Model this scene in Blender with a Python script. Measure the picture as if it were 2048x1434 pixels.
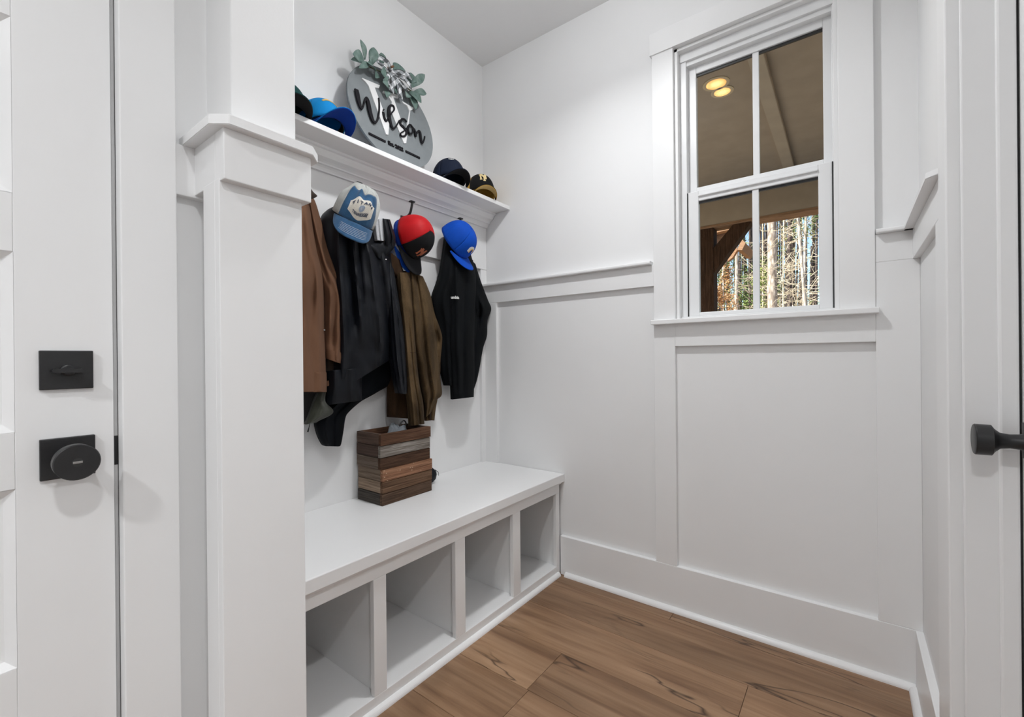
import bpy, bmesh, math, random
from mathutils import Vector, Matrix, noise
random.seed(7)
for o in list(bpy.data.objects): bpy.data.objects.remove(o, do_unlink=True)
S = bpy.context.scene
COL = S.collection
PI = math.pi

# ------------------------------------------------------------------ camera
FPX = 898.26                      # focal length in pixels of the 2048x1434 frame
CAM = Vector((1.6668, -1.9517, 1.0819))
YAW, PITCH, ROLL = math.radians(37.037), math.radians(-0.054), math.radians(-0.543)
cF = Vector((-math.sin(YAW), math.cos(YAW), 0)); cR = Vector((math.cos(YAW), math.sin(YAW), 0)); cU = Vector((0, 0, 1))
cF, cU = cF*math.cos(PITCH)+cU*math.sin(PITCH), cU*math.cos(PITCH)-cF*math.sin(PITCH)
cR, cU = cR*math.cos(ROLL)+cU*math.sin(ROLL), cU*math.cos(ROLL)-cR*math.sin(ROLL)
cam_d = bpy.data.cameras.new('camera'); cam = bpy.data.objects.new('camera', cam_d); COL.objects.link(cam)
cam_d.sensor_width = 36; cam_d.lens = FPX/2048*36; cam_d.clip_start = .02; cam_d.clip_end = 400
cam.matrix_world = Matrix(((cR.x, cU.x, -cF.x, CAM.x), (cR.y, cU.y, -cF.y, CAM.y), (cR.z, cU.z, -cF.z, CAM.z), (0, 0, 0, 1)))
S.camera = cam

def up(px, py, ax, val):          # pixel -> point on the plane x/y/z = val
    d = cF + cR*((px-1024)/FPX) - cU*((py-717)/FPX)
    i = 'XYZ'.index(ax); return CAM + d*((val-CAM[i])/d[i])
def upn(px, py, P, n):            # pixel -> point on the plane through P with normal n
    d = cF + cR*((px-1024)/FPX) - cU*((py-717)/FPX)
    return CAM + d*((P-CAM).dot(n)/d.dot(n))

# ------------------------------------------------------------------ world, sun, room lights, exposure
W = bpy.data.worlds.new('sky'); S.world = W; W.use_nodes = True
nt = W.node_tree; nt.nodes.clear()
sk = nt.nodes.new('ShaderNodeTexSky'); sk.sky_type = 'NISHITA'; sk.sun_disc = False
sk.sun_elevation = math.radians(38); sk.sun_rotation = math.radians(205); sk.air_density = 1.0; sk.dust_density = 1.5
bg = nt.nodes.new('ShaderNodeBackground'); bg.inputs[1].default_value = .26
wo = nt.nodes.new('ShaderNodeOutputWorld'); nt.links.new(sk.outputs[0], bg.inputs[0]); nt.links.new(bg.outputs[0], wo.inputs[0])
sd = bpy.data.lights.new('sun', 'SUN'); sd.energy = 12; sd.angle = math.radians(.6); sd.color = (1, .93, .82)
sun = bpy.data.objects.new('sun', sd); COL.objects.link(sun)
sun.rotation_euler = Vector((.62, .52, -.62)).to_track_quat('-Z', 'Y').to_euler()
CEIL = 2.743
LAMPS = [((.95, -.80), 9.4, .055), ((2.45, -2.15), 16.5, .075), ((1.5, -3.4), 26, .09)]
def room_lamp(kind, x, y, z, e, r):
    ld = bpy.data.lights.new('room_lamp', kind); ld.energy = e; ld.color = (.97, .985, 1)
    if kind == 'AREA': ld.shape = 'DISK'; ld.size = 2*r; ld.spread = math.radians(150)
    else: ld.shadow_soft_size = r
    lo = bpy.data.objects.new('room_lamp', ld); COL.objects.link(lo); lo.location = (x, y, z)
for (lx, ly), e, r in LAMPS: room_lamp('AREA', lx, ly, CEIL-.165 if lx < 1 else CEIL-.012, e, r)
room_lamp('POINT', LAMPS[0][0][0], LAMPS[0][0][1], CEIL-.13, 7.0, .05)      # fill lamp added at the bay fixture to lift the ceiling and upper walls
S.view_settings.view_transform = 'Standard'; S.view_settings.look = 'None'
S.view_settings.exposure = 0; S.view_settings.gamma = 1; S.view_settings.use_curve_mapping = False

# ------------------------------------------------------------------ helpers
def lin(c):
    return tuple(((v/255)/12.92 if v/255 <= .04045 else ((v/255+.055)/1.055)**2.4) for v in c)
class NT:
    def __init__(s, name):
        s.m = bpy.data.materials.new(name); s.m.use_nodes = True; s.t = s.m.node_tree
        s.b = s.t.nodes['Principled BSDF']; s.out = s.t.nodes['Material Output']
    def n(s, typ, **k):
        x = s.t.nodes.new('ShaderNode'+typ)
        for a, v in k.items():
            if a in x.inputs.keys(): x.inputs[a].default_value = v
            else: setattr(x, a, v)
        return x
    def l(s, a, b): s.t.links.new(a, b)
    def coord(s, scale=(1, 1, 1), rnd=0):
        tc = s.n('TexCoord'); mp = s.n('Mapping'); mp.inputs['Scale'].default_value = scale
        s.l(tc.outputs['Object'], mp.inputs[0])
        if rnd:
            oi = s.n('ObjectInfo'); mu = s.n('Math', operation='MULTIPLY'); mu.inputs[1].default_value = rnd
            s.l(oi.outputs['Random'], mu.inputs[0]); s.l(mu.outputs[0], mp.inputs['Location'])
        return mp.outputs[0]
    def noise(s, vec, scale=5, detail=4, rough=.55, dist=0):
        x = s.n('TexNoise'); x.inputs['Scale'].default_value = scale; x.inputs['Detail'].default_value = detail
        x.inputs['Roughness'].default_value = rough; x.inputs['Distortion'].default_value = dist
        s.l(vec, x.inputs['Vector']); return x.outputs['Fac']
    def ramp(s, fac, stops):
        x = s.n('ValToRGB'); e = x.color_ramp.elements
        while len(e) < len(stops): e.new(.5)
        for i, (p, c) in enumerate(stops): e[i].position = p; e[i].color = (*c, 1)
        s.l(fac, x.inputs[0]); return x.outputs[0]
    def mix(s, fac, a, b, typ='MIX'):
        x = s.n('MixRGB', blend_type=typ)
        for i, v in ((0, fac), (1, a), (2, b)):
            if hasattr(v, 'links'): s.l(v, x.inputs[i])
            elif i == 0: x.inputs[0].default_value = v
            else: x.inputs[i].default_value = (*v, 1)
        return x.outputs[0]
    def bump(s, h, strength=.2, dist=.01):
        x = s.n('Bump'); x.inputs['Strength'].default_value = strength; x.inputs['Distance'].default_value = dist
        s.l(h, x.inputs['Height']); s.l(x.outputs[0], s.b.inputs['Normal'])
def plain(name, c, rough=.5, var=.06, vs=6, bump=0, bs=60, spec=.5, metal=0, sheen=0, coat=0):
    m = NT(name); v = m.coord()
    d = tuple(x*(1-var) for x in c); u = tuple(min(1, x*(1+var)) for x in c)
    m.l(m.ramp(m.noise(v, vs, 5), [(.35, d), (.65, u)]), m.b.inputs['Base Color'])
    m.b.inputs['Roughness'].default_value = rough; m.b.inputs['Specular IOR Level'].default_value = spec
    m.b.inputs['Metallic'].default_value = metal; m.b.inputs['Sheen Weight'].default_value = sheen; m.b.inputs['Coat Weight'].default_value = coat
    if bump: m.bump(m.noise(v, bs, 3), bump, .002)
    return m.m
PAINT = plain('wall_paint', (.87, .87, .87), .6, .008, 3, .05, 220, .3)
TRIM = plain('trim_paint', (.88, .88, .88), .36, .008, 3, .03, 60, .45)
CEILP = plain('ceiling_paint', (.87, .87, .87), .8, .008, 3, .06, 200, .2)
VINYL = plain('window_vinyl', (.84, .845, .85), .3, .005)
BLACK = plain('black_metal', (.012, .012, .013), .42, .2, 30, .1, 300, .5)
DARKGAP = plain('gap_shade_and_button', (.03, .03, .03), .7)
STEEL = plain('latch_steel', (.35, .34, .33), .35, .1, 40, metal=1)

def tag(o, label=None, cat=None, group=None, kind=None):
    if label: o['label'] = label
    if cat: o['category'] = cat
    if group: o['group'] = group
    if kind: o['kind'] = kind
    return o
def empty(name, loc=(0, 0, 0)):
    e = bpy.data.objects.new(name, None); e.location = loc; e.empty_display_size = .05; COL.objects.link(e); return e
def link(name, me, mat=None, parent=None, local=False):
    o = bpy.data.objects.new(name, me); COL.objects.link(o)
    if mat: me.materials.append(mat)
    if parent:
        o.parent = parent
        if not local:
            m = Matrix.Identity(4); p = parent
            while p: m = p.matrix_basis @ (p.matrix_parent_inverse @ m if False else m); p = p.parent
            # every ancestor here has an identity inverse chain except plain translations
            o.matrix_parent_inverse = world_of(parent).inverted()
    return o
def world_of(o):
    m = o.matrix_basis.copy()
    if o.parent: m = world_of(o.parent) @ o.matrix_parent_inverse @ m
    return m
def fin(name, bm, mat=None, parent=None, smooth=False, local=False):
    bmesh.ops.recalc_face_normals(bm, faces=bm.faces[:])
    me = bpy.data.meshes.new(name); bm.to_mesh(me); bm.free()
    if smooth:
        for p in me.polygons: p.use_smooth = True
    return link(name, me, mat, parent, local)
def addbox(bm, x0, x1, y0, y1, z0, z1):
    vs = [bm.verts.new((x, y, z)) for z in (z0, z1) for x, y in ((x0, y0), (x1, y0), (x1, y1), (x0, y1))]
    for f in ((3, 2, 1, 0), (4, 5, 6, 7), (0, 1, 5, 4), (1, 2, 6, 5), (2, 3, 7, 6), (3, 0, 4, 7)): bm.faces.new([vs[i] for i in f])
def box(name, x0, x1, y0, y1, z0, z1, mat, parent=None, bev=.0015, local=False, centre=False):
    bm = bmesh.new(); c = Vector(((x0+x1)/2, (y0+y1)/2, (z0+z1)/2)) if centre else Vector()
    addbox(bm, x0-c.x, x1-c.x, y0-c.y, y1-c.y, z0-c.z, z1-c.z)
    if bev: bmesh.ops.bevel(bm, geom=bm.edges[:], offset=bev, segments=2, affect='EDGES', profile=.5)
    o = fin(name, bm, mat, parent, local=local)
    if centre: o.location = c
    return o
def prism(name, pts, axis, a0, a1, mat, parent=None, bev=0, smooth=False, local=False):
    """pts: 2-D outline in the other two axes (in xyz order), extruded along axis"""
    bm = bmesh.new()
    def v(p, a): return {'X': (a, p[0], p[1]), 'Y': (p[0], a, p[1]), 'Z': (p[0], p[1], a)}[axis]
    A = [bm.verts.new(v(p, a0)) for p in pts]; B = [bm.verts.new(v(p, a1)) for p in pts]; n = len(pts)
    bm.faces.new(A); bm.faces.new(B[::-1])
    for i in range(n): bm.faces.new((A[i], B[i], B[(i+1) % n], A[(i+1) % n]))
    if bev: bmesh.ops.bevel(bm, geom=bm.edges[:], offset=bev, segments=2, affect='EDGES')
    return fin(name, bm, mat, parent, smooth, local)
def cr(pts, n):
    """Catmull-Rom through tuples, n samples"""
    out = []; k = len(pts)-1
    for i in range(n):
        s = i/(n-1)*k; j = min(int(s), k-1); t = s-j
        p0, p1, p2, p3 = pts[max(j-1, 0)], pts[j], pts[j+1], pts[min(j+2, k)]
        out.append(tuple(.5*((2*b)+(-a+c)*t+(2*a-5*b+4*c-d)*t*t+(-a+3*b-3*c+d)*t**3) for a, b, c, d in zip(p0, p1, p2, p3)))
    return out
def tube_into(bm, pts, rad, seg=10, cap=True):
    pts = [Vector(p) for p in pts]; rad = rad if isinstance(rad, (list, tuple)) else [rad]*len(pts); rings = []
    nrm = None
    for i, p in enumerate(pts):
        d = (pts[min(i+1, len(pts)-1)]-pts[max(i-1, 0)]).normalized()
        if nrm is None: nrm = d.orthogonal().normalized()
        nrm = (nrm-d*nrm.dot(d)); nrm = nrm.normalized() if nrm.length > 1e-6 else d.orthogonal().normalized()
        b = d.cross(nrm)
        rings.append([bm.verts.new(p+(nrm*math.cos(2*PI*k/seg)+b*math.sin(2*PI*k/seg))*rad[i]) for k in range(seg)])
    for a, b in zip(rings, rings[1:]):
        for k in range(seg): bm.faces.new((a[k], a[(k+1) % seg], b[(k+1) % seg], b[k]))
    if cap: bm.faces.new(rings[0][::-1]); bm.faces.new(rings[-1])
def tube(name, pts, rad, mat, parent=None, seg=10, local=False):
    bm = bmesh.new(); tube_into(bm, pts, rad, seg); return fin(name, bm, mat, parent, True, local)
def lathe(name, prof, P, ax, mat, parent=None, seg=40, local=False):
    """prof: (distance along ax, radius)"""
    bm = bmesh.new(); ax = Vector(ax).normalized(); n = ax.orthogonal().normalized(); b = ax.cross(n); P = Vector(P); R = []
    for d, r in prof: R.append([bm.verts.new(P+ax*d+(n*math.cos(2*PI*k/seg)+b*math.sin(2*PI*k/seg))*max(r, 1e-5)) for k in range(seg)])
    for a, c in zip(R, R[1:]):
        for k in range(seg): bm.faces.new((a[k], a[(k+1) % seg], c[(k+1) % seg], c[k]))
    bm.faces.new(R[0][::-1]); bm.faces.new(R[-1])
    o = fin(name, bm, mat, parent, True, local)
    md = o.modifiers.new('edges', 'EDGE_SPLIT'); md.split_angle = math.radians(35)
    return o
def text_mesh(txt, size=1, ext=0, bold=0, spacing=1):
    c = bpy.data.curves.new('lettering', 'FONT'); c.body = txt; c.size = size; c.extrude = ext; c.offset = bold; c.space_character = spacing
    c.align_x = 'CENTER'; c.align_y = 'CENTER'; c.resolution_u = 6
    o = bpy.data.objects.new('lettering', c); COL.objects.link(o)
    dg = bpy.context.evaluated_depsgraph_get(); me = bpy.data.meshes.new_from_object(o.evaluated_get(dg))
    bpy.data.objects.remove(o); bpy.data.curves.remove(c); me.materials.clear(); return me

# ------------------------------------------------------------------ room shell
XW, XN, XL = 1.846, 0.0, .662          # right wall, nook back wall, door wall
YP0, YP1 = -1.606, -1.488               # partition between door wall and bench nook
# floor: base and planks (each plank a piece)
fm = NT('oak_planks'); v = fm.coord((1, 1, 1), 37)
g1 = fm.noise(fm.coord((1.6, 26, 1), 37), 1, 8, .6, .6); g2 = fm.noise(fm.coord((.9, 3.2, 1), 37), 1.6, 4, .5, .4)
base = fm.ramp(g1, [(.3, (.215, .122, .070)), (.5, (.325, .200, .118)), (.72, (.42, .275, .172))])
tone = fm.ramp(g2, [(.3, (.74, .72, .70)), (.7, (1.10, 1.07, 1.04))])
c = fm.mix(1, base, tone, 'MULTIPLY')
oi = fm.n('ObjectInfo'); c = fm.mix(1, c, fm.ramp(oi.outputs['Random'], [(0, (.86, .84, .82)), (1, (1.08, 1.06, 1.04))]), 'MULTIPLY')
ck = fm.noise(fm.coord((.75, 4.6, 1), 37), 1.25, 3.5, .55, .3)
s1 = fm.n('Math', operation='SUBTRACT'); s1.inputs[1].default_value = .53; fm.l(ck, s1.inputs[0])
ab = fm.n('Math', operation='ABSOLUTE'); fm.l(s1.outputs[0], ab.inputs[0])
crk = fm.ramp(ab.outputs[0], [(0, (1, 1, 1)), (.010, (0, 0, 0))])
msk = fm.ramp(fm.noise(fm.coord((1.5, 2.2, 1), 37), 1.9, 2), [(.47, (0, 0, 0)), (.62, (.9, .9, .9))])
c = fm.mix(fm.mix(1, crk, msk, 'MULTIPLY'), c, (.055, .03, .018))
vo = fm.n('TexVoronoi'); vo.inputs['Scale'].default_value = 1.7; fm.l(fm.coord((1, 2.6, 1), 37), vo.inputs['Vector'])
knot = fm.ramp(vo.outputs['Distance'], [(.0, (.85, .85, .85)), (.085, (0, 0, 0))])
c = fm.mix(knot, c, (.075, .042, .025))
fm.l(c, fm.b.inputs['Base Color']); fm.b.inputs['Roughness'].default_value = .42; fm.b.inputs['Specular IOR Level'].default_value = .35
fm.bump(g1, .12, .002)
floor = box('floor', -.1, 3.3, -4.5, .12, -.06, -.009, plain('subfloor', (.05, .03, .02), .8), None, 0); tag(floor, kind='structure')
PW = .222; rows = [(-.759+PW*k) for k in range(-6, 4)]
joints = {-.759: .815, -.537: 1.39}
for k, y0 in enumerate(rows):
    j0 = .815 if abs(y0+.759) < .01 else 1.39 if abs(y0+.537) < .01 else random.uniform(.2, 1.9)
    xs = [-.1]; q = j0-1.52
    while q < 3.3:
        if q > -.05: xs.append(q)
        q += 1.52
    xs.append(3.3)
    for a, b in zip(xs, xs[1:]):
        y1 = min(y0+PW, .1)
        box('plank', a+.0006, b-.0006, y0+.0006, y1-.0006, -.009, 0, fm.m, floor, .0011, centre=True)
tag(box('ceiling', -.1, 3.3, -4.5, .12, CEIL, CEIL+.1, CEILP, None, 0), kind='structure')
# recessed light fixtures on the ceiling
for i, ((lx, ly), e, r) in enumerate(LAMPS):
    if i == 0:
        o = lathe('ceiling_light', [(0, .06), (.018, .06), (.022, .05), (.03, .012), (.06, .010), (.062, .018), (.07, .018)], (lx, ly, CEIL), (0, 0, -1), BLACK); tag(o, 'small black stem ceiling fixture above the window bay', 'ceiling light'); continue
    o = lathe('recessed_light', [(0, r+.022), (.004, r+.02), (.006, r+.004), (.004, r)], (lx, ly, CEIL), (0, 0, -1), TRIM)
    tag(o, ['round white recessed light above the window bay', 'round white recessed light over the hall opening', 'round white recessed light at the far end of the hall'][i], 'ceiling light')

# window wall (y = 0 .. .12)
WX0, WX1, WZ0, WZ1 = 1.075, 1.637, 1.215, 2.386
bm = bmesh.new()
addbox(bm, -.1, WX0, 0, .12, 0, CEIL); addbox(bm, WX1, 3.3, 0, .12, 0, CEIL)
addbox(bm, WX0, WX1, 0, .12, 0, WZ0); addbox(bm, WX0, WX1, 0, .12, WZ1, CEIL)
wb = fin('wall_back', bm, PAINT); tag(wb, kind='structure')
T = .018
def wbx(n, x0, x1, z0, z1, d=T, mat=TRIM, bev=.0015): return box(n, x0, x1, -d, .004, z0, z1, mat, wb, bev)
wbx('stile', 0, .10, .50, 1.39)                            # corner by the bench
wbx('stile', .983, 1.073, .192, 1.24)                      # left of the panel under the window
wbx('stile', 1.734, XW, .192, 1.39)                        # right corner
wbx('rail', 0, .985, 1.39, 1.483); wbx('rail', 1.734, XW, 1.39, 1.483)
wbx('apron_rail', 1.073, 1.734, 1.125, 1.222)
def capprof(d): return [(.004, 1.483), (-d, 1.483), (-d-.002, 1.486), (-d-.002, 1.494), (-d, 1.497), (.004, 1.497)]
prism('rail_cap', capprof(.040), 'X', 0, .976, TRIM, wb, .0008)
prism('rail_cap', capprof(.040), 'X', 1.736, XW, TRIM, wb, .0008)
bb = box('baseboard_back', .50, XW, -T-.001, .002, 0, .192, TRIM, None, .002); tag(bb, kind='structure')
def shoe(r=.019): return [(0, 0)]+[(r*math.cos(a*PI/12), r*1.0*math.sin(a*PI/12)) for a in range(7)]
prism('shoe_molding', [(-T-.001-x, z) for x, z in shoe()], 'X', .53, XW-.02, TRIM, bb)

# nook back wall (x = 0)
wn = box('wall_nook', -.1, 0, YP1, 0, 0, CEIL, PAINT, None, 0); tag(wn, kind='structure')
box('stile', -.002, T, -.048, 0, .50, 1.585, TRIM, wn); box('stile', -.002, T, YP1, YP1+.05, .50, 1.585, TRIM, wn)

# partition with capped wainscot end
wp = box('wall_partition', -.1, .775, YP0, YP1, 0, CEIL, PAINT, None, .002); tag(wp, kind='structure')
box('end_board', .774, .793, YP0-.028, YP1+.002, 0, 1.40, TRIM, wp)
box('stile', .722, .7745, YP0-.028, YP0+.002, .19, 1.40, TRIM, wp)
box('rail_band', .66, .7738, YP0-.0265, YP0+.002, 1.395, 1.484, TRIM, wp)
box('rail_band', .774, .811, YP0-.0265, YP1+.012, 1.395, 1.484, TRIM, wp)
box('rail_band', .52, .7738, YP1-.002, YP1+.012, 1.395, 1.484, TRIM, wp)
prism('cap', [(.655, YP0-.046), (.803, YP0-.046), (.829, YP0-.024), (.829, YP1+.006), (.801, YP1+.032), (.60, YP1+.032), (.60, YP0)], 'Z', 1.483, 1.5005, TRIM, wp, .001)

# door wall on the left (x = XL) with door opening
DY1, DY0 = -1.741, -2.515
bm = bmesh.new(); addbox(bm, XL-.11, XL, DY1, YP0, 0, CEIL); addbox(bm, XL-.11, XL, -4.5, DY0, 0, CEIL); addbox(bm, XL-.11, XL, DY0, DY1, 2.045, CEIL)
wl = fin('wall_left', bm, PAINT); tag(wl, kind='structure')
box('rail', XL-.002, XL+.016, -1.668, YP0, 1.39, 1.484, TRIM, wl)
box('backing', XL-.14, XL-.11, -2.7, -1.6, 0, 2.3, TRIM, wl, 0)
tr = box('trim_1', XL-.002, XL+.026, -1.744, -1.664, 0, 2.12, TRIM, None, .002); tag(tr, kind='structure')
t2 = box('trim_2', XL-.002, XL+.026, -2.60, -2.512, 0, 2.12, TRIM, None, .002); tag(t2, kind='structure')
t3 = box('trim_3', XL-.002, XL+.028, -2.61, -1.655, 2.1205, 2.21, TRIM, None, .002); tag(t3, kind='structure')
tj = box('trim_4', XL-.11, XL-.006, -1.7425, -1.7405, 0, 2.045, plain('jamb_gasket', (.22, .22, .22), .6), None, 0); tag(tj, kind='structure')

def panel_door(name, X, y_latch, y_hinge, sgn):
    """five-panel door; front face at x = X looking along sgn*x"""
    e = empty(name, (X, (y_latch+y_hinge)/2, 0.004)); tag(e, kind='structure')
    s = 1 if y_hinge > y_latch else -1
    th = .036; b = X-sgn*th
    def bx(n, ya, yb, z0, z1, f=X, bev=.001): return box(n, min(b, f), max(b, f), min(ya, yb), max(ya, yb), z0, z1, TRIM, e, bev)
    yi, yj = y_latch+s*.114, y_hinge-s*.114
    bx('stile', y_latch, yi, .006, 2.035); bx('stile', y_hinge, yj, .006, 2.035)
    zz = [(.006, .265), (.534, .622), (.891, .977), (1.249, 1.338), (1.603, 1.69), (1.93, 2.035)]
    for z0, z1 in zz: bx('rail', yi, yj, z0, z1)
    for (a, z0), (z1, c) in zip(zz, zz[1:]):
        bm = bmesh.new(); lv = []
        for ins, d in ((0, 0), (.004, .003), (.012, .009), (.016, .010), (.05, .010), (.058, .005)):
            x = X-sgn*d; y0, y1 = yi+s*ins, yj-s*ins
            lv.append([bm.verts.new((x, y, z)) for y, z in ((y0, z0+ins), (y1, z0+ins), (y1, z1-ins), (y0, z1-ins))])
        for p, q in zip(lv, lv[1:]):
            for k in range(4): bm.faces.new((p[k], p[(k+1) % 4], q[(k+1) % 4], q[k]))
        bm.faces.new(lv[-1])
        fin('panel', bm, TRIM, e)
    return e
d1 = panel_door('door_1', XL-.001, -1.7495, -2.512, 1)
# hardware of the left door
XD = XL-.001
db = box('deadbolt_plate', XD-.001, XD+.007, -1.838, -1.776, 1.039, 1.1005, BLACK, d1, .0012); db['label'] = 'black square deadbolt plate'
lathe('thumb_turn_boss', [(0, .009), (.008, .009), (.009, .007), (.011, .0065)], (XD+.007, -1.807, 1.069), (1, 0, 0), BLACK, db)
prism('thumb_turn', [(-1.826, 1.0655), (-1.821, 1.0645), (-1.814, 1.0655), (-1.800, 1.0655), (-1.793, 1.0645), (-1.788, 1.0655), (-1.788, 1.0715), (-1.793, 1.0725), (-1.800, 1.0715), (-1.814, 1.0715), (-1.821, 1.0725), (-1.826, 1.0715)], 'X', XD+.012, XD+.024, BLACK, db, .001)
kp = box('knob_plate', XD-.001, XD+.007, -1.8385, -1.7745, .898, .962, BLACK, d1, .0012)
lathe('knob', [(0, .014), (.012, .0115), (.022, .011), (.032, .014), (.041, .0235), (.045, .0265), (.0625, .027), (.064, .026), (.0645, .0255)], (XD+.006, -1.806, .930), (1, 0, 0), BLACK, kp)
lathe('privacy_button', [(0, .0065), (.0006, .0065)], (XD+.0705, -1.806, .930), (1, 0, 0), DARKGAP, kp, 20)
box('privacy_slot', XD+.071, XD+.0722, -1.8115, -1.8005, .9285, .9320, STEEL, kp, .0004)
box('weatherstrip', XD-.030, XD-.005, -1.7487, -1.7432, .01, 2.03, plain('grey_weatherstrip', (.62, .62, .62), .5), d1, .0015); box('strike', XD-.028, XD-.004, -1.7491, -1.7430, .905, .955, BLACK, d1, .001); box('latch_bolt', XD-.026, XD-.008, -1.7495, -1.7425, .92, .938, STEEL, d1, .001)

# right wall, doorway with a door set back in a deep jamb
wr = box('wall_right', XW, XW+.12, -.705, 0, 0, CEIL, PAINT, None, 0); tag(wr, kind='structure')
wr2 = box('wall_right_header', XW, XW+.12, -1.51, -.705, 2.05, CEIL, PAINT, wr, 0); box('return', XW, XW+.12, -1.62, -1.51, 0, CEIL, PAINT, wr, 0)
box('stile', XW-T, XW+.002, -.61, -.50, .192, 1.39, TRIM, wr); 
box('rail', XW-T, XW+.002, -.61, -T, 1.39, 1.483, TRIM, wr)
prism('rail_cap', [(XW+.002, -.02), (XW-.040, -.02), (XW-.040, -.555), (XW-.018, -.583), (XW+.002, -.583)], 'Z', 1.483, 1.497, TRIM, wr, .0012)
br = box('baseboard_right', XW-T-.001, XW+.002, -.61, -T, 0, .192, TRIM, None, .002); tag(br, kind='structure')
prism('shoe_molding', [(XW-T-.001-x, z) for x, z in shoe()], 'Y', -.61, -.036, TRIM, br)
t5 = box('trim_5', XW-.025, XW+.002, -.701, -.607, 0, 2.13, TRIM, None, .003); tag(t5, kind='structure')
t6 = box('trim_6', XW-.025, XW+.002, -1.61, -1.515, 0, 2.13, TRIM, None, .003); tag(t6, kind='structure')
t7 = box('trim_7', XW-.026, XW+.002, -1.62, -.60, 2.1305, 2.22, TRIM, None, .003); tag(t7, kind='structure')
tj2 = box('trim_8', XW-.004, XW+.12, -.712, -.703, 0, 2.05, TRIM, None, .003); tag(tj2, kind='structure')
box('door_stop', XW+.043, XW+.0700, -.724, -.711, 0, 2.05, TRIM, tj2, .004)
XR = XW+.0735
d2 = panel_door('door_2', XR, -.7165, -1.51, -1)
box('gap_shade_strip', XW+.0702, XR+.030, -.7160, -.7121, 0, 2.05, DARKGAP, tj2, 0)  # near-black strip put in for the shade inside the door gap
rp = box('knob_plate', XR-.007, XR+.001, -.812, -.748, .893, .957, BLACK, d2, .0012)
lathe('knob', [(0, .017), (.010, .0135), (.022, .0125), (.034, .0145), (.041, .021), (.045, .0275), (.0655, .028), (.067, .027), (.0675, .0262)], (XR-.006, -.780, .925), (-1, 0, 0), BLACK, rp)

# unseen walls that close the room; last one added against leaking sky light
for nm, a in (('wall_front', (.55, 3.3, -4.6, -4.5)), ('wall_far_right', (3.2, 3.3, -4.5, -1.62)), ('wall_hall_side', (XW+.12, 3.3, -1.62, -1.5)), ('wall_light_stop', (3.2, 3.3, -1.5, 0))):
    tag(box(nm, a[0], a[1], a[2], a[3], 0, CEIL, PAINT, None, 0), kind='structure')

# ------------------------------------------------------------------ window_1
win = empty('window_1', (1.356, 0, 1.22)); tag(win, kind='structure')
def wx(n, x0, x1, y0, y1, z0, z1, mat=TRIM, bev=.0015, p=win): return box(n, x0, x1, y0, y1, z0, z1, mat, p, bev)
wx('side_casing', .985, WX0, -.022, .003, 1.238, 2.388); wx('side_casing', WX1, 1.734, -.022, .003, 1.238, 2.388)
wx('head_casing', .977, 1.742, -.028, .003, 2.386, 2.479)
wx('stool', .979, 1.743, -.050, .02, 1.219, 1.239, bev=.003)
# jamb boards and vinyl frame
wx('jamb', WX0, WX0+.014, -.004, .13, 1.239, WZ1); wx('jamb', WX1-.014, WX1, -.004, .13, 1.239, WZ1)
wx('jamb', WX0, WX1, -.004, .13, WZ1-.014, WZ1)
wx('frame', WX0+.012, WX0+.040, .028, .12, 1.239, WZ1-.01, VINYL); wx('frame', WX1-.0185, WX1-.012, .028, .12, 1.239, WZ1-.01, VINYL)
wx('frame', WX0+.012, WX1-.012, .022, .12, WZ1-.050, WZ1-.012, VINYL); wx('frame', WX0+.012, WX1-.012, .034, .12, WZ1-.068, WZ1-.048, VINYL)
wx('frame', WX0+.012, WX1-.012, .018, .12, 1.236, 1.250, VINYL)
GL = NT('window_glass'); tr_ = GL.n('BsdfTransparent'); gl_ = GL.n('BsdfGlossy'); gl_.inputs['Roughness'].default_value = .3
tr_.inputs[0].default_value = (.93, .95, .95, 1)
mx_ = GL.n('MixShader'); fr_ = GL.n('Fresnel'); fr_.inputs['IOR'].default_value = 1.05; GL.l(fr_.outputs[0], mx_.inputs[0]); GL.l(tr_.outputs[0], mx_.inputs[1]); GL.l(gl_.outputs[0], mx_.inputs[2]); GL.l(mx_.outputs[0], GL.out.inputs[0])
def sash(x0, x1, z0, z1, yf, yb, st, tr, brl, gap):
    e = empty('sash', (0, 0, 0)); e.parent = win; e.matrix_parent_inverse = world_of(win).inverted()
    wx('stile', x0, x0+st, yf, yb, z0, z1, VINYL, .002, e); wx('stile', x1-st, x1, yf, yb, z0, z1, VINYL, .002, e)
    wx('rail', x0+st, x1-st, yf, yb, z1-tr, z1, VINYL, .002, e); wx('rail', x0+st, x1-st, yf, yb, z0, z0+brl, VINYL, .002, e)
    ym = (yf+yb)/2
    wx('muntin', 1.3605, 1.3835, ym-.008, ym+.008, z0+brl, z1-tr, VINYL, .002, e)
    for a, b in ((x0+st, 1.3605), (1.3835, x1-st)): wx('pane', a, b, ym-.002, ym+.002, z0+brl, z1-tr, GL.m, 0, e)
    g = BLACK
    wx('gasket', x0+st, x1-st, ym-.004, ym+.004, z1-tr-.010, z1-tr+.001, g, 0, e)
    return e
sash(1.118, 1.618, 1.250, 1.777, .030, .056, .042, .042, .0165, 1)
sash(1.113, 1.626, 1.75, 2.325, .060, .086, .034, .036, .052, 1)
wx('lift_ledge', 1.16, 1.575, .022, .034, 1.752, 1.760, VINYL, .002)
wx('side_track', 1.1148, 1.1185, .0265, .034, 1.251, 1.775, BLACK, 0); wx('side_track', 1.6175, 1.6212, .0265, .034, 1.251, 1.775, BLACK, 0)

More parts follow.
